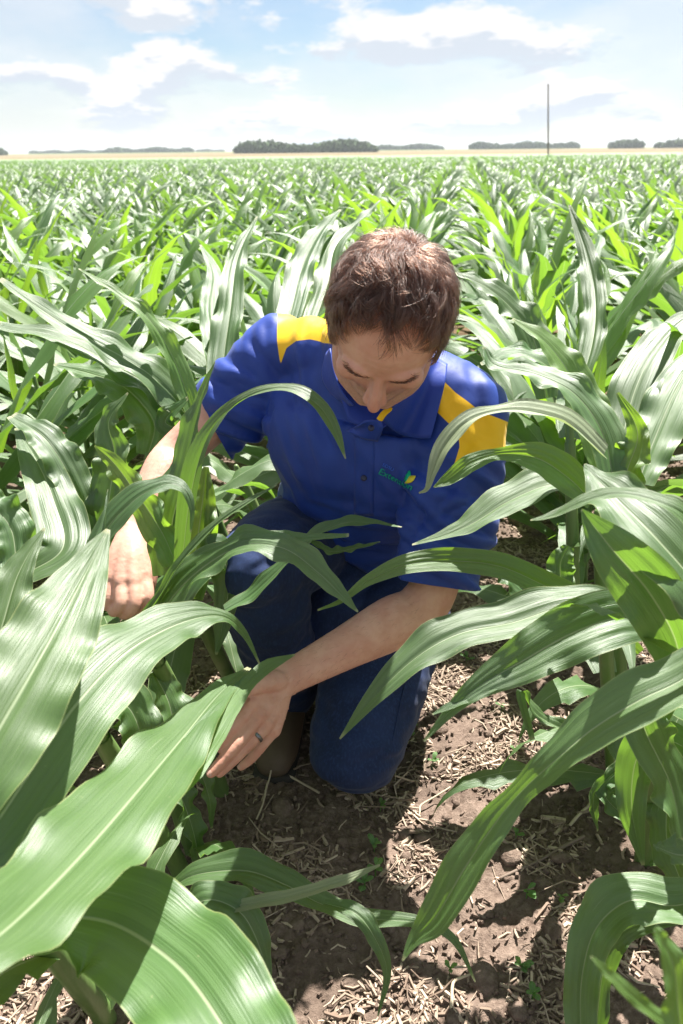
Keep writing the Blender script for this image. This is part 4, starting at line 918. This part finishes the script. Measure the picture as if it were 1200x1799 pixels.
# two deep drag lines from each armpit
for a, b, dp, wd in (((500, 735), (560, 880), .008, 9), ((752, 885), (712, 965), .012, 8), ((520, 700), (640, 850), .006, 10), ((505, 640), (520, 760), .007, 7), ((845, 770), (775, 870), .006, 9), ((810, 840), (755, 910), .008, 7), ((850, 870), (725, 930), .007, 7), ((690, 880), (670, 940), .005, 12), ((600, 800), (628, 920), .005, 11), ((420, 640), (480, 690), .006, 6), ((400, 690), (490, 705), .006, 6), ((440, 600), (490, 660), .005, 6)):
    a = np.array(a, float); b = np.array(b, float); ab = b-a; t = np.clip(((pxS-a)@ab)/(ab@ab), 0, 1); d_ = np.linalg.norm(pxS-(a+t[:, None]*ab), axis=1)
    disp -= dp*np.exp(-(d_/wd)**2)*np.sin(PI*np.clip(t*.9+.1, 0, 1))*np.clip(nS@(-_F), 0, 1)
SV = SV+nS*disp[:, None]
for _ in range(1):   # relax a little
    acc = np.zeros_like(SV); c_ = np.zeros(len(SV))
    for i in range(4):
        np.add.at(acc, SF[:, i], SV[SF[:, i-1]]); np.add.at(c_, SF[:, i], 1)
    SV = SV*.5+.5*acc/c_[:, None]
nS = vnormals(SV, SF); pq = project(SV); fac = np.sum(nS*nrm(CAM-SV), 1)
polyL = [(487, 545), (520, 534), (548, 526), (600, 520), (600, 607), (572, 603), (545, 597), (522, 600), (505, 612), (494, 640), (488, 600)]
polyR = [(775, 666), (800, 690), (842, 722), (900, 745), (880, 800), (850, 798), (825, 803), (797, 818), (807, 785), (805, 765), (792, 748), (762, 716)]
pan = np.minimum(poly_sdf(pq[:, :2], polyL), poly_sdf(pq[:, :2], polyR))*pq[:, 2]/FPX; pan = np.where(fac > -.25, pan, .05)
sm = mesh_np('shirt', SV-MO, SF); set_attr(sm, 'panel', pan)
bm = bmesh.new(); bm.from_mesh(sm)
def cut(c, no, rad):
    c = Vector(c-MO); no = Vector(nrm(no)); fs = [f for f in bm.faces if (f.calc_center_median()-c).length < rad]
    g = set(fs); [g.update(f.edges) for f in fs]; [g.update(f.verts) for f in fs]
    bmesh.ops.bisect_plane(bm, geom=list(g), plane_co=c, plane_no=no, clear_outer=True)
cut(SL_END, EL_L-L_SH, .13); cut(SR_END+W3(0, 0, -.012), dR+W3(-.03, -.01, .05), .14)
bm.to_mesh(sm); bm.free(); sm.polygons.foreach_set('use_smooth', [True]*len(sm.polygons))
ob_shirt = link('shirt', sm, M_SHIRT, man, label='royal blue polo shirt with yellow shoulder panels')
so = ob_shirt.modifiers.new('cloth', 'SOLIDIFY'); so.thickness = .0022; so.offset = 1
bvh = BVHTree.FromPolygons([tuple(v) for v in SV], SF.tolist())
def surf(u, v, off=.004, zdef=1.25):
    d = nrm(_F+(u-600)/FPX*_R+(899.5-v)/FPX*_U); h = bvh.ray_cast(Vector(CAM), Vector(d))
    if h[0] is None: return at(u, v, zdef)
    n_ = np.array(h[1]); n_ = n_ if n_@(-d) > 0 else -n_
    return np.array(h[0])+n_*off-d*off*.5
def coons(top, right, bottom, left, n=12):
    """patch from four polylines of (u, v, offset, ...) ; corners shared"""
    rs = lambda L: spline(np.array(L, float), n) if len(L) > 2 else np.linspace(L[0], L[-1], n)
    T, R_, B, L = rs(top), rs(right), rs(bottom), rs(left); P = np.zeros((n, n, T.shape[1]))
    for i, v in enumerate(np.linspace(0, 1, n)):
        for j, u in enumerate(np.linspace(0, 1, n)):
            P[i, j] = (1-v)*T[j]+v*B[j]+(1-u)*L[i]+u*R_[i]-((1-u)*(1-v)*T[0]+u*(1-v)*T[-1]+(1-u)*v*B[0]+u*v*B[-1])
    return P
def gridF(n): return [(i*n+j, i*n+j+1, (i+1)*n+j+1, (i+1)*n+j) for i in range(n-1) for j in range(n-1)]
def flap(name, sides, mat, n=14, thick=.0025, parent=None, label=None):
    P = coons(*sides, n=n).reshape(-1, len(sides[0][0])); V = [at(*p) for p in P]
    o = mpart(name, V, gridF(n), mat, parent=parent, label=label); s = o.modifiers.new('cloth', 'SOLIDIFY'); s.thickness = thick; s.offset = 0; return o
def zs(u, v, o): 
    p = surf(u, v, o); return (u, v, float((p-CAM)@_F))
print('collar depths', [round(zs(u, v, 0)[2], 3) for u, v in ((740, 640), (775, 667), (690, 712), (667, 755), (732, 770), (760, 725), (610, 757), (640, 767), (577, 622), (570, 670), (607, 709), (600, 600))])
# collar stand hugging the neck, two leaves of the collar, buttoned tab, yellow lining
zc = 1.205
def off_shirt(u, v, o, zmax=9): 
    q = zs(u, v, o); return (u, v, min(q[2], zmax))
c_r = [[off_shirt(786, 640, .006), off_shirt(765, 628, .012), (742, 628, 1.215)],
       [(742, 628, 1.215), (722, 668, 1.190), (697, 706, 1.188), (669, 737, 1.196)],
       [off_shirt(757, 770, .007), off_shirt(735, 770, .010), off_shirt(700, 762, .014), (669, 737, 1.196)][::1],
       [off_shirt(786, 640, .006), off_shirt(782, 672, .006), off_shirt(770, 720, .006), off_shirt(757, 770, .007)]]
flap('collar', c_r, M_COLLAR, 18)
c_l = [[(580, 612, 1.235), off_shirt(572, 622, .010)],
       [off_shirt(572, 622, .010), off_shirt(566, 660, .007), off_shirt(580, 688, .007), off_shirt(608, 712, .008)],
       [(622, 712, 1.212), off_shirt(608, 712, .008)],
       [(580, 612, 1.235), (588, 655, 1.222), (603, 690, 1.214), (622, 712, 1.212)]]
flap('collar', c_l, M_COLLAR, 14)
tab = [[(632, 747, 1.222), (645, 739, 1.212), (669, 738, 1.203)],
       [(669, 738, 1.203), (672, 755, 1.212), off_shirt(664, 775, .008)],
       [off_shirt(610, 757, .008), off_shirt(638, 770, .011), off_shirt(664, 775, .008)],
       [(632, 747, 1.222), off_shirt(620, 752, .010), off_shirt(610, 757, .008)]]
ob_tab = flap('placket_tab', tab, M_COLLAR, 12)
V, F = ball(at(652, 752, 1.199), (.0050, .0050, .0016), [_R, _U, -_F], 16, 8); mpart('button', V, F, plain('dark_button', (.01, .012, .05), .3, .5))
lin = [[(662, 735, 1.198), (672, 722, 1.194), (686, 714, 1.189)], [(686, 714, 1.189), (689, 717, 1.187), (688, 721, 1.187)], [(671, 740, 1.193), (678, 730, 1.189), (688, 721, 1.187)], [(662, 735, 1.198), (666, 739, 1.196), (671, 740, 1.193)]]
flap('collar_lining', lin, plain('yellow_knit', (.86, .50, .005), .6, .3), 10, .0015)
# inside of the open neck: blue stand
st = [[(600, 640, 1.25), (660, 650, 1.26), (745, 640, 1.24)], [(745, 640, 1.24), (735, 700, 1.245), (672, 752, 1.225)], [(612, 740, 1.25), (640, 750, 1.24), (672, 752, 1.225)], [(600, 640, 1.25), (598, 690, 1.25), (612, 740, 1.25)]]
flap('collar_stand', st, M_COLLAR, 12)
# placket: a raised strip running down the chest
def strip(name, pts, wpx, off, mat, n=26, thick=.0018):
    P = spline(np.array(pts, float), n); V = []; F = []
    T = nrm(np.gradient(P, axis=0)); Nn = np.stack([-T[:, 1], T[:, 0]], 1)
    for i in range(n):
        for j in range(5):
            q = P[i]+Nn[i]*wpx*((j-2)/4); V.append(surf(q[0], q[1], off))
    for i in range(n-1):
        for j in range(4): F.append((i*5+j, i*5+j+1, i*5+j+6, i*5+j+5))
    o = mpart(name, V, F, mat); s = o.modifiers.new('cloth', 'SOLIDIFY'); s.thickness = thick; s.offset = 0; return o
strip('placket', [(640, 766), (641, 800), (640, 850), (640, 905)], 34, .0016, M_PLAIN)
V, F = ball(surf(641, 838, .004), (.0052, .0052, .0016), [_R, _U, -_F], 16, 8); mpart('button', V, F, plain('dark_button', (.01, .012, .05), .3, .5))
# sleeve hem bands
def embroid(text, u0, v0, u1, v1, hpx, mat, name, weight=.0):
    """letters laid on the shirt along the line (u0, v0)-(u1, v1)"""
    cu = bpy.data.curves.new('t', 'FONT'); cu.body = text; cu.size = 1; cu.extrude = 0; cu.offset = weight; cu.resolution_u = 3
    o = bpy.data.objects.new('t', cu); COL.objects.link(o); dg = bpy.context.evaluated_depsgraph_get(); me = bpy.data.meshes.new_from_object(o.evaluated_get(dg))
    bm = bmesh.new(); bm.from_mesh(me); bmesh.ops.triangulate(bm, faces=bm.faces); bmesh.ops.subdivide_edges(bm, edges=[e for e in bm.edges if e.calc_length() > .25], cuts=1)
    V = np.array([v.co[:] for v in bm.verts]); F = [tuple(x.index for x in f.verts) for f in bm.faces]; bm.free(); bpy.data.objects.remove(o)
    x0, x1 = V[:, 0].min(), V[:, 0].max(); d = np.array([u1-u0, v1-v0], float); L = np.linalg.norm(d); d /= L; up = np.array([d[1], -d[0]])
    out = []
    for p in V:
        q = np.array([u0, v0])+d*(p[0]-x0)/(x1-x0)*L+up*p[1]*hpx; out.append(surf(q[0], q[1], .0022))
    o = mpart(name, out, F, mat); s = o.modifiers.new('thread', 'SOLIDIFY'); s.thickness = .0009; s.offset = 1; return o
M_TEAL = plain('teal_thread', (.0, .30, .22), .5, .4); M_NAVYT = plain('light_blue_thread', (.05, .16, .75), .5, .4); M_YEL = plain('yellow_thread', (.75, .62, .03), .5, .4); M_GRN = plain('green_thread', (.0, .42, .20), .5, .4)
embroid('Extension', 665, 831, 724, 861, 14.5, M_TEAL, 'embroidered_name', .012)
embroid('SDSU', 671, 818, 690, 827, 8, M_NAVYT, 'embroidered_small_name', .0)
def petal(c, a, L, w, mat):
    V = []; F = []; n = 12; d = np.array([math.cos(a), -math.sin(a)]); p = np.array([-d[1], d[0]])
    for i in range(n+1):
        t = i/n; ww = w*math.sin(PI*t)**.8
        for j in (-1, 0, 1):
            q = np.array(c)+d*L*t+p*ww*j; V.append(surf(q[0], q[1], .0028 if j == 0 else .0022))
    for i in range(n):
        for j in range(2): F.append((i*3+j, i*3+j+1, i*3+j+4, i*3+j+3))
    o = mpart('leaf_emblem', V, F, mat); s = o.modifiers.new('thread', 'SOLIDIFY'); s.thickness = .0009; s.offset = 1
petal((716, 848), math.radians(80), 20, 5.2, M_GRN); petal((714, 848), math.radians(30), 19, 5.0, M_YEL)

# ------------------------------------------------------------------ jeans, belt side, boots
jn = []
jn.append(tube([W3(.05, 1.50, .46), W3(.052, 1.54, .37), W3(.055, 1.57, .29)], [.150, .165, .150], [.105, .125, .11], lat=LATH, seg=36, n=20, exp=2.3))
MR = (HIP_R+KN_R)/2; ML = (HIP_L+KN_L)/2
jn.append(tube([HIP_R+W3(0, .0, -.01), MR+W3(0, 0, .0), KN_R*.88+HIP_R*.12, KN_R+nrm(KN_R-HIP_R)*.02], [.102, .096, .080, .066], [.102, .092, .080, .066], seg=28, n=26))
jn.append(tube([KN_R+W3(.002, .012, -.01), KN_R+(AN_R-KN_R)*.3, KN_R+(AN_R-KN_R)*.65, AN_R+W3(0, 0, .03)], [.072, .074, .068, .064], seg=26, n=24))
jn.append(tube([HIP_L+W3(.006, 0, 0), ML+W3(.012, 0, .0), KN_L*.85+HIP_L*.15+W3(0, 0, 0), KN_L+nrm(KN_L-HIP_L)*.005], [.108, .102, .094, .084], [.108, .102, .094, .080], seg=30, n=30))
jn.append(tube([KN_L+W3(0, .01, .0), KN_L+(AN_L-KN_L)*.35+W3(0, 0, .012), AN_L-W3(0, .05, 0)], [.074, .072, .058], seg=26, n=24))
jn.append(tube([W3(.05, 1.50, .36), at(600, 1060, 1.60), at(560, 1120, 1.66)], [.11, .085, .06], seg=24, n=16))
JV, JF = remesh(jn, .0052, 8, .5); nJ = vnormals(JV, JF); pj = project(JV)[:, :2]
Ak = np.stack([W3(.35, .1, .1), W3(.1, 1.0, .5)*.9, W3(.05, -.2, 1.0)])
disp = .0095*(creases(JV, Ak, 11, 31., .42)-.4)+.004*fbm(JV*16, 3)
kn = np.exp(-(np.linalg.norm(JV-(KN_L+W3(0, .0, .02)), axis=1)/.11)**2); disp += .006*kn*fbm(JV*np.array([14, 14, 34.]), 2)
for a, b, dp, wd in (((800, 1010), (700, 1100), .010, 9), ((805, 1060), (690, 1140), .009, 9), ((790, 1120), (680, 1175), .007, 9), ((540, 905), (420, 960), .008, 9), ((545, 945), (430, 1010), .008, 9), ((700, 1000), (560, 1080), .010, 10), ((600, 1000), (480, 1070), .010, 10), ((720, 1290), (620, 1350), .006, 9), ((560, 1240), (600, 1330), .005, 9)):
    a = np.array(a, float); b = np.array(b, float); ab = b-a; t = np.clip(((pj-a)@ab)/(ab@ab), 0, 1); d_ = np.linalg.norm(pj-(a+t[:, None]*ab), axis=1)
    disp -= dp*np.exp(-(d_/wd)**2)*np.sin(PI*np.clip(t*.9+.1, 0, 1))*np.clip(nJ@(-_F), 0, 1)
JV = JV+nJ*disp[:, None]; JV[:, 2] = np.maximum(JV[:, 2], ground_h(JV)+.002 if 'ground_h' in globals() else .002)
mpart('jeans', JV, JF, M_JEANS, label='dark blue denim jeans')
# outer seam of the left leg
def seam(pts, name='seam'):
    bj = BVHTree.FromPolygons([tuple(v) for v in JV], JF.tolist() if isinstance(JF, np.ndarray) else JF); P = []
    for q in spline(np.array(pts, float), 40):
        d = nrm(_F+(q[0]-600)/FPX*_R+(899.5-q[1])/FPX*_U); h = bj.ray_cast(Vector(CAM), Vector(d))
        if h[0] is not None: P.append(np.array(h[0])-d*.001)
    if len(P) > 6: V, F, uv = tube(P, .0016, seg=6, n=len(P)*2); mpart(name, V, F, M_JEANS)
seam([(770, 1020), (745, 1110), (712, 1200), (690, 1300)])
M_BOOT = plain('tan_leather', (.10, .07, .045), .6, .35); M_SOLE = plain('rubber_sole', (.04, .035, .03), .8, .3)
def boot(an, toe, name='boot'):
    an = np.asarray(an, float); toe = np.asarray(toe, float); d = nrm(toe-an); up = W3(0, 0, 1)
    V, F = remesh([tube([an+up*.07, an+up*.0-d*.01, an-d*.045-up*.03], [.047, .044, .036], seg=18), tube([an-d*.045+up*(-.03), an+d*.02+up*(-.02), toe-up*.018-d*.03, toe-up*.028], [.038, .042, .044, .034], [.036, .044, .030, .020], lat=np.cross(d, up), seg=20)], .005, 5)
    o = mpart(name, V, F, M_BOOT); V, F, uv = tube([an-d*.075-up*.066, toe+d*.005-up*.050], [.036, .042], [.012, .012], lat=np.cross(d, up), seg=16, n=10, exp=4); mpart('boot_sole', V, F, M_SOLE, parent=o)
    for c_ in bpy.data.objects:
        if c_.parent == o: c_.location = (0, 0, 0)
    return o
boot(W3(AN_R[0], AN_R[1], .085), W3(AN_R[0]-.02, AN_R[1]-.16, .060))
boot(W3(.13, 1.66, .10), W3(.15, 1.80, .08))

# ------------------------------------------------------------------ hair: strands combed out from the whorl
def hair_obj(name, paths, rad, mat, parent=None):
    """paths (k, n, 3)"""
    k, n, _ = paths.shape; hc = bpy.data.hair_curves.new(name); hc.add_curves([n]*k)
    hc.points.foreach_set('position', (paths-MO).astype(np.float32).ravel())
    r_ = np.broadcast_to(np.asarray(rad, np.float32)[None, :], (k, n)).ravel().copy()
    hc.points.foreach_set('radius', r_)
    hc.materials.append(mat); o = bpy.data.objects.new(name, hc); COL.objects.link(o); o.parent = parent or man; return o
M_HAIR, t_, p_, out_ = new_mat('brown_hair')
hi_ = t_.nodes.new('ShaderNodeHairInfo'); hb_ = t_.nodes.new('ShaderNodeBsdfHairPrincipled'); hb_.parametrization = 'COLOR'
hv = t_.nodes.new('ShaderNodeMapRange'); t_.links.new(hi_.outputs['Random'], hv.inputs[0]); hcol = mixc(t_, hv.outputs[0], (0.010, 0.0045, 0.003), (0.055, 0.024, 0.015)); t_.links.new(hcol, hb_.inputs['Color'])
hb_.inputs['Roughness'].default_value = .34; hb_.inputs['Radial Roughness'].default_value = .45; hb_.inputs['Random Roughness'].default_value = .3; t_.links.new(hb_.outputs[0], out_.inputs[0])
rh = np.random.default_rng(21)
ER = CR+np.array([.003, .001, .002])
def on_skull(d): return d*ER
def in_hair(d, soft=0):
    az = np.abs(np.arctan2(d[:, 0], d[:, 1])); e_ = np.degrees(np.arctan2(d[:, 2], np.hypot(d[:, 0], d[:, 1])*.92)); return e_ > np.interp(az, HL_AZ, HL_EL)+soft+4*pnoise(d*5)
def grow(n, seed):
    rg = np.random.default_rng(seed); d = nrm(rg.normal(size=(int(n*2.6), 3))); d = d[in_hair(d)][:n]; return d
WH = nrm(np.array([.12, -.62, .78]))
def strands(d, seed, steps=11, jitter=1.0, base_len=None):
    rg = np.random.default_rng(seed); k = len(d); P = on_skull(d); out = [P.copy()]; n0 = nrm(P/ER**2)
    toW = WH-d; fl = -(toW-(toW*n0).sum(1, keepdims=True)*n0); fl = nrm(fl)
    sw = np.cross(n0, fl); dist = np.linalg.norm(d-WH, axis=1); fl = nrm(fl+sw*(.85*np.exp(-dist/.45))[:, None]*-1)
    top_ = np.clip((d[:, 2]-.15)/.5, 0, 1); front = np.clip((d[:, 1]-.1)/.6, 0, 1)*top_
    L = .028+.026*top_-.018*front; L = L*rg.uniform(.75, 1.12, k)
    # a heavier lock falling over the middle of the brow
    lock = np.exp(-((d[:, 0]+.02)/.20)**2)*np.clip((d[:, 1]-.45)/.25, 0, 1)*np.clip((d[:, 2]-.45)/.2, 0, 1); L = L*(1+1.1*lock)
    fx = nrm(np.stack([np.where(True, .45-.9*lock*.4, 0)*np.ones(k), .75*np.ones(k), -.1*np.ones(k)], 1))       # comb forward and toward his left temple
    fx = fx-(fx*n0).sum(1, keepdims=True)*n0; cb = (.55*top_*(1-np.exp(-dist/.5)))[:, None]; fl = nrm(fl*(1-cb)+fx*cb)
    wave = np.stack([pnoise(d*6+i*9.1) for i in range(3)], 1)*1.5
    wv2 = np.stack([pnoise(d*15+i*5.3) for i in range(3)], 1)*1.2
    fl = nrm(fl+.95*wave+1.15*wv2+rg.normal(size=(k, 3))*.16*jitter); lift0 = (.70+.45*top_)*rg.uniform(.7, 1.2, k)*(1+.6*pnoise(d*9+40))
    ds = L/(steps-1); curl = pnoise(d*8+70)[:, None]*1.8
    for i in range(1, steps):
        t = i/(steps-1); nn = nrm(P/ER**2); r_ = np.linalg.norm(P/ER, axis=1)
        tf = nrm(fl-(fl*nn).sum(1, keepdims=True)*nn); lift = lift0*(1-t)**1.3-.30*t
        lift = np.where((r_ < 1.035) & (lift < .05), .10, lift)
        lift = np.where(r_ > 1.30, np.minimum(lift, -.25), lift)
        d_ = nrm(tf+nn*lift[:, None]+np.cross(nn, tf)*curl*(t-.35)*1.1)
        P = P+d_*ds[:, None]; out.append(P.copy()); fl = nrm(fl*.6+tf*.4+np.cross(nn, tf)*curl*.08)
    return np.stack(out, 1)
gd = grow(620, 5); GS = strands(gd, 6, jitter=2.2)
rd = grow(15000, 8); CS = strands(rd, 9, jitter=.8)
nearest = np.empty(len(rd), int)
for i in range(0, len(rd), 1000): nearest[i:i+1000] = np.argmax(nrm(rd[i:i+1000])@nrm(gd).T, 1)
tt = np.linspace(0, 1, GS.shape[1])[None, :, None]; ck = (rh.uniform(.6, .97, len(rd)))[:, None, None]*tt**1.25
off_ = (CS[:, :1]-GS[nearest][:, :1]); G = GS[nearest]+off_*(1-tt)**1.0+rh.normal(size=(len(rd), 1, 3))*.0012*tt
HS = CS*(1-ck)+G*ck
stray = rh.random(len(rd)) < .09; HS[stray] += rh.normal(size=(stray.sum(), 1, 3))*.006*tt**2
rr_ = np.linalg.norm(HS/(CR+.0015), axis=2, keepdims=True); HS = np.where(rr_ < 1.0, HS/np.maximum(rr_, .5), HS)
HWm = HO+HS@HM
hob = hair_obj('hair', HWm, np.array([.00021]*8+[.00018, .00013, .00006]), M_HAIR)
hob['label'] = 'tousled short brown hair'
# eyebrows and lashes
for s in (-1, 1):
    n = 230; u_ = rh.uniform(0, .84, n); x = s*(.012+.040*u_); z = -.007+.006*np.sin(u_*2.2)+rh.normal(size=n)*.0022; P0 = np.stack([x, .10+0*x, z], 1); out = []
    for i in range(n):
        o_ = Vector(hl(P0[i, 0], .16, P0[i, 2])); dd = Vector(-HF); h = bvh_body.ray_cast(o_, dd)
        if h[0] is None: continue
        b_ = np.array(h[0]); dr = nrm(HR*s*(.5+u_[i])+HU*(.55-.6*u_[i])+HF*.35+rh.normal(size=3)*.18); out.append([b_+dr*.0075*t+HF*(-.0025)*t*t for t in (0, .33, .66, 1)])
    if out: hair_obj('eyebrow', np.array(out), np.array([.00024, .00022, .00016, .00006]), M_HAIR)
# fine hair on the forearms
for wr, el_, nm in ((WR_L, EL_L, 'arm_hair'), (WR_R, EL_R, 'arm_hair')):
    out = []; ax = nrm(wr-el_)
    for i in range(420):
        c_ = el_+(wr-el_)*rh.uniform(.1, .98); d_ = rh.normal(size=3); d_ = nrm(d_-(d_@ax)*ax); 
        if d_@(-_F) < -.2: continue
        h = bvh_body.ray_cast(Vector(c_+d_*.08), Vector(-d_))
        if h[0] is None: continue
        dr = nrm(ax+d_*.35+rh.normal(size=3)*.25); b_ = np.array(h[0]); out.append([b_+dr*.010*t for t in (0, .5, 1)])
    if out: hair_obj(nm, np.array(out), np.array([.00007, .00006, .00002]), M_HAIR)
# ------------------------------------------------------------------ what lies on the soil
def straw_material():
    m, t, p, out = new_mat('dry_residue'); q = t.nodes.new('ShaderNodeAttribute'); q.attribute_name = 'tone'; o = objcoord(t); a = noise_node(t, 140, 3, .6, o)
    col = mixc(t, q.outputs['Fac'], (0.18, 0.125, 0.092), (0.50, 0.40, 0.305)); col = mixc(t, math_node(t, 'MULTIPLY', map_range(t, a, .45, .75), .5), col, (0.16, 0.11, 0.08))
    set_in(t, p, Base_Color=col, Roughness=0.75, Specular_IOR_Level=.25); bump(t, p, a, .5, .002); return m
M_STRAW = straw_material()
re_ = np.random.default_rng(77)
def ground_points(n, x0, x1, y0, y1, dens=None):
    P = np.stack([re_.uniform(x0, x1, n), re_.uniform(y0, y1, n), np.zeros(n)], 1)
    if dens is not None: P = P[re_.random(n) < dens(P)]
    P[:, 2] = near_h(P); return P
def litter(P, L, Wd, thick, lift, name, mat, label, tone=(0, 1), tilt=.30, bend=.16):
    n = len(P); a = re_.uniform(0, PI, n); L = L(n); w = Wd(n); h = w*thick
    d = np.stack([np.cos(a), np.sin(a), re_.normal(size=n)*tilt], 1); d = nrm(d); s = nrm(np.cross(d, np.array([0, 0, 1.0]))); u = np.cross(s, d)
    bd = re_.normal(size=(n, 1))*bend*L[:, None]*s; cx = P+np.array([0, 0, 1])*(lift+np.abs(d[:, 2])*L/2*.55+h*.4)[:, None]
    V = np.empty((n, 12, 3)); k = 0
    for f in (-.5, 0, .5):
        c = cx+d*(f*L)[:, None]+(bd if f == 0 else 0); e = 1.0 if f == 0 else re_.uniform(.6, 1, n)
        for sx_, sz_ in ((-1, -1), (1, -1), (.7, 1), (-.7, 1)):
            V[:, k] = c+s*(sx_*w/2*e)[:, None]+u*(sz_*h/2*e)[:, None]; k += 1
    base = np.array([(0, 3, 2, 1), (8, 9, 10, 11)]+[(r*4+i, r*4+(i+1) % 4, (r+1)*4+(i+1) % 4, (r+1)*4+i) for r in (0, 1) for i in range(4)])
    F = (base[None]+(np.arange(n)*12)[:, None, None]).reshape(-1, 4)
    me = mesh_np(name, V.reshape(-1, 3), F, smooth=False); set_attr(me, 'tone', np.repeat(re_.uniform(*tone, n)**1.3, 12))
    return link(name, me, mat, label=label, kind='stuff')
def patch(P):
    k, s = row_coords(P); c = np.abs((k % 1)-.5)*2          # 0 in the middle of the alley, 1 on the rows
    q = fbm(P*np.array([5, 5, 1])+31, 3); return np.clip((q+.06)*3.8+.34*(c-.30), .05, 1)
litter(ground_points(120000, -1.1, 1.35, .55, 3.3, patch), lambda n: re_.gamma(1.6, .0095, n)+.004, lambda n: re_.gamma(2.6, .0010, n)+.0010, .6, .001, 'straw_litter', M_STRAW, 'chopped pale straw and stalk bits scattered over the soil')
litter(ground_points(16000, -1.1, 1.35, .55, 3.3), lambda n: re_.uniform(.004, .012, n), lambda n: re_.uniform(.003, .008, n), .8, .001, 'soil_crumbs', M_SOIL, 'small dark crumbs of soil', bend=.05)
litter(ground_points(1300, -.9, 1.2, .6, 2.6, patch), lambda n: re_.uniform(.04, .12, n), lambda n: re_.uniform(.0010, .0024, n), .8, .004, 'long_straws', M_STRAW, 'long thin dry stems lying across the soil', tilt=.18, bend=.12)
# big clods
V = []; F = []; k = 0
cp = ground_points(900, -.9, 1.2, .6, 2.6)
for c in cp:
    r_ = re_.gamma(2.2, .0028)+.003; v, f = ball((0, 0, 0), (r_*re_.uniform(.8, 1.5), r_*re_.uniform(.8, 1.5), r_*.7), None, 9, 6); v = v*(1+.35*pnoise(v/r_*1.1+re_.uniform(0, 99))[:, None]); V.append(v+c); F += [tuple(i+k for i in q) for q in f]; k += len(v)
link('soil_clods', mesh_np('soil_clods', np.vstack(V), F), M_SOIL, label='dark clods of tilled soil', kind='stuff')
# sticks one can pick out
M_STICK = plain('dry_stick', (.20, .15, .12), .8, .2); M_STICK2 = plain('pale_dry_stalk', (.48, .39, .28), .75, .25)
def stick(pts, r_, label, mat):
    P = []
    for u, v, up in pts: q = gp(u, v); q[2] = near_h(q[None])[0]+up+r_; P.append(q)
    P = np.array(P); P = np.vstack([P[:1]]+[np.array([(P[i]+P[i+1])/2+re_.normal(size=3)*.0015, P[i+1]]) for i in range(len(P)-1)]); o0 = P[0].copy()
    V, F, uv = tube(P-o0, [r_*re_.uniform(.75, 1.1) for _ in P], seg=8, n=len(P)*3); o = link('dry_stick', mesh_np('dry_stick', V, F), mat, label=label, cat='dry stick', group='dry sticks on the soil'); o.location = o0; return o
stick([(880, 1540, .004), (950, 1518, .008), (1022, 1492, .012)], .0030, 'thin grey-brown stick lying slanted on the soil at right', M_STICK)
stick([(790, 1799, .0), (795, 1740, .02), (825, 1712, .004)], .0024, 'bent pale stem standing hooked at the bottom edge', M_STICK2)
stick([(1000, 1465, .004), (1030, 1435, .006), (1045, 1422, .01)], .0036, 'short pale stalk piece on the soil at right', M_STICK2)
stick([(452, 1452, .002), (470, 1400, .02), (478, 1384, .035)], .0020, 'pale straw leaning up below the hand', M_STICK2)
stick([(440, 1350, .006), (500, 1372, .008), (560, 1398, .006)], .0024, 'long dry stem lying in front of the knee', M_STICK2)
stick([(835, 1520, .004), (850, 1495, .008), (860, 1478, .01)], .0042, 'stubby pale stalk piece near the hanging blade', M_STICK2)
stick([(735, 1435, .002), (740, 1415, .012), (790, 1392, .018)], .0018, 'thin hooked straw right of the knee', M_STICK2)
stick([(930, 1760, .002), (932, 1722, .02)], .0022, 'short upright straw near the bottom edge', M_STICK2)
# seedlings
M_WEED = leaf_material('seedling_leaf', (0.07, 0.17, 0.035), (0.12, 0.26, 0.06), (0.22, 0.5, 0.05), .4, .45)
wv = []
def weed_mesh(seed):
    r = random.Random(seed); ps = [tube([(0, 0, -.004), (.001, 0, .012), (.002, .001, .022)], [.0012, .001, .0008], seg=6, n=5)]
    for i in range(r.randint(3, 6)):
        a = r.uniform(0, 6.28); L = r.uniform(.010, .020); h = r.uniform(.010, .024); d = np.array([math.cos(a), math.sin(a), 0]); s = np.array([-math.sin(a), math.cos(a), 0])
        ps.append(leaf_geo([np.array([0, 0, h])+d*L*t+np.array([0, 0, L*.5*math.sin(t*2)]) for t in (0, .3, .6, .85, 1)], [.002, L*.5, L*.62, L*.4, .0005], [s]*5, 7, 4, .2, .001, seed+i, 1))
    V, F, uv = merge(ps); me = mesh_np('weed_seedling', V, F, uv); me.materials.append(M_WEED); return me
wm = [weed_mesh(i) for i in range(5)]
wl_ = [(658, 1488, 'seedling in the shade under the kneeling knee'), (640, 1560, 'seedling beside the crossing pale blade'), (668, 1418, 'seedling just below the knee'), (790, 1700, 'seedling right of the hanging blade tip'), (925, 1580, 'seedling among straw at right'), (915, 1705, 'seedling near the bottom right'), (935, 1760, 'seedling at the bottom edge'), (880, 1250, 'seedling beside the thigh at right'), (905, 1330, 'seedling under the split dark blade'), (720, 1290, 'seedling hugging the kneeling leg'), (665, 1640, 'seedling under the drooping tip'), (820, 1160, 'seedling behind the thigh'), (905, 1480, 'seedling near the slanted stick'), (660, 1530, 'seedling in the middle of the soil'), (985, 1590, 'seedling left of the creased leaf'), (760, 1345, 'seedling right of the knee')]
rw = random.Random(9)
for i, (u, v, lb) in enumerate(wl_):
    q = gp(u, v); q[2] = near_h(q[None])[0]; o = link('weed_seedling', wm[i % 5], None, label='tiny green weed '+lb, cat='seedling', group='weed seedlings on the soil'); o.location = q; o.rotation_euler = (0, 0, rw.uniform(0, 6)); s_ = rw.uniform(.7, 1.25); o.scale = (s_,)*3
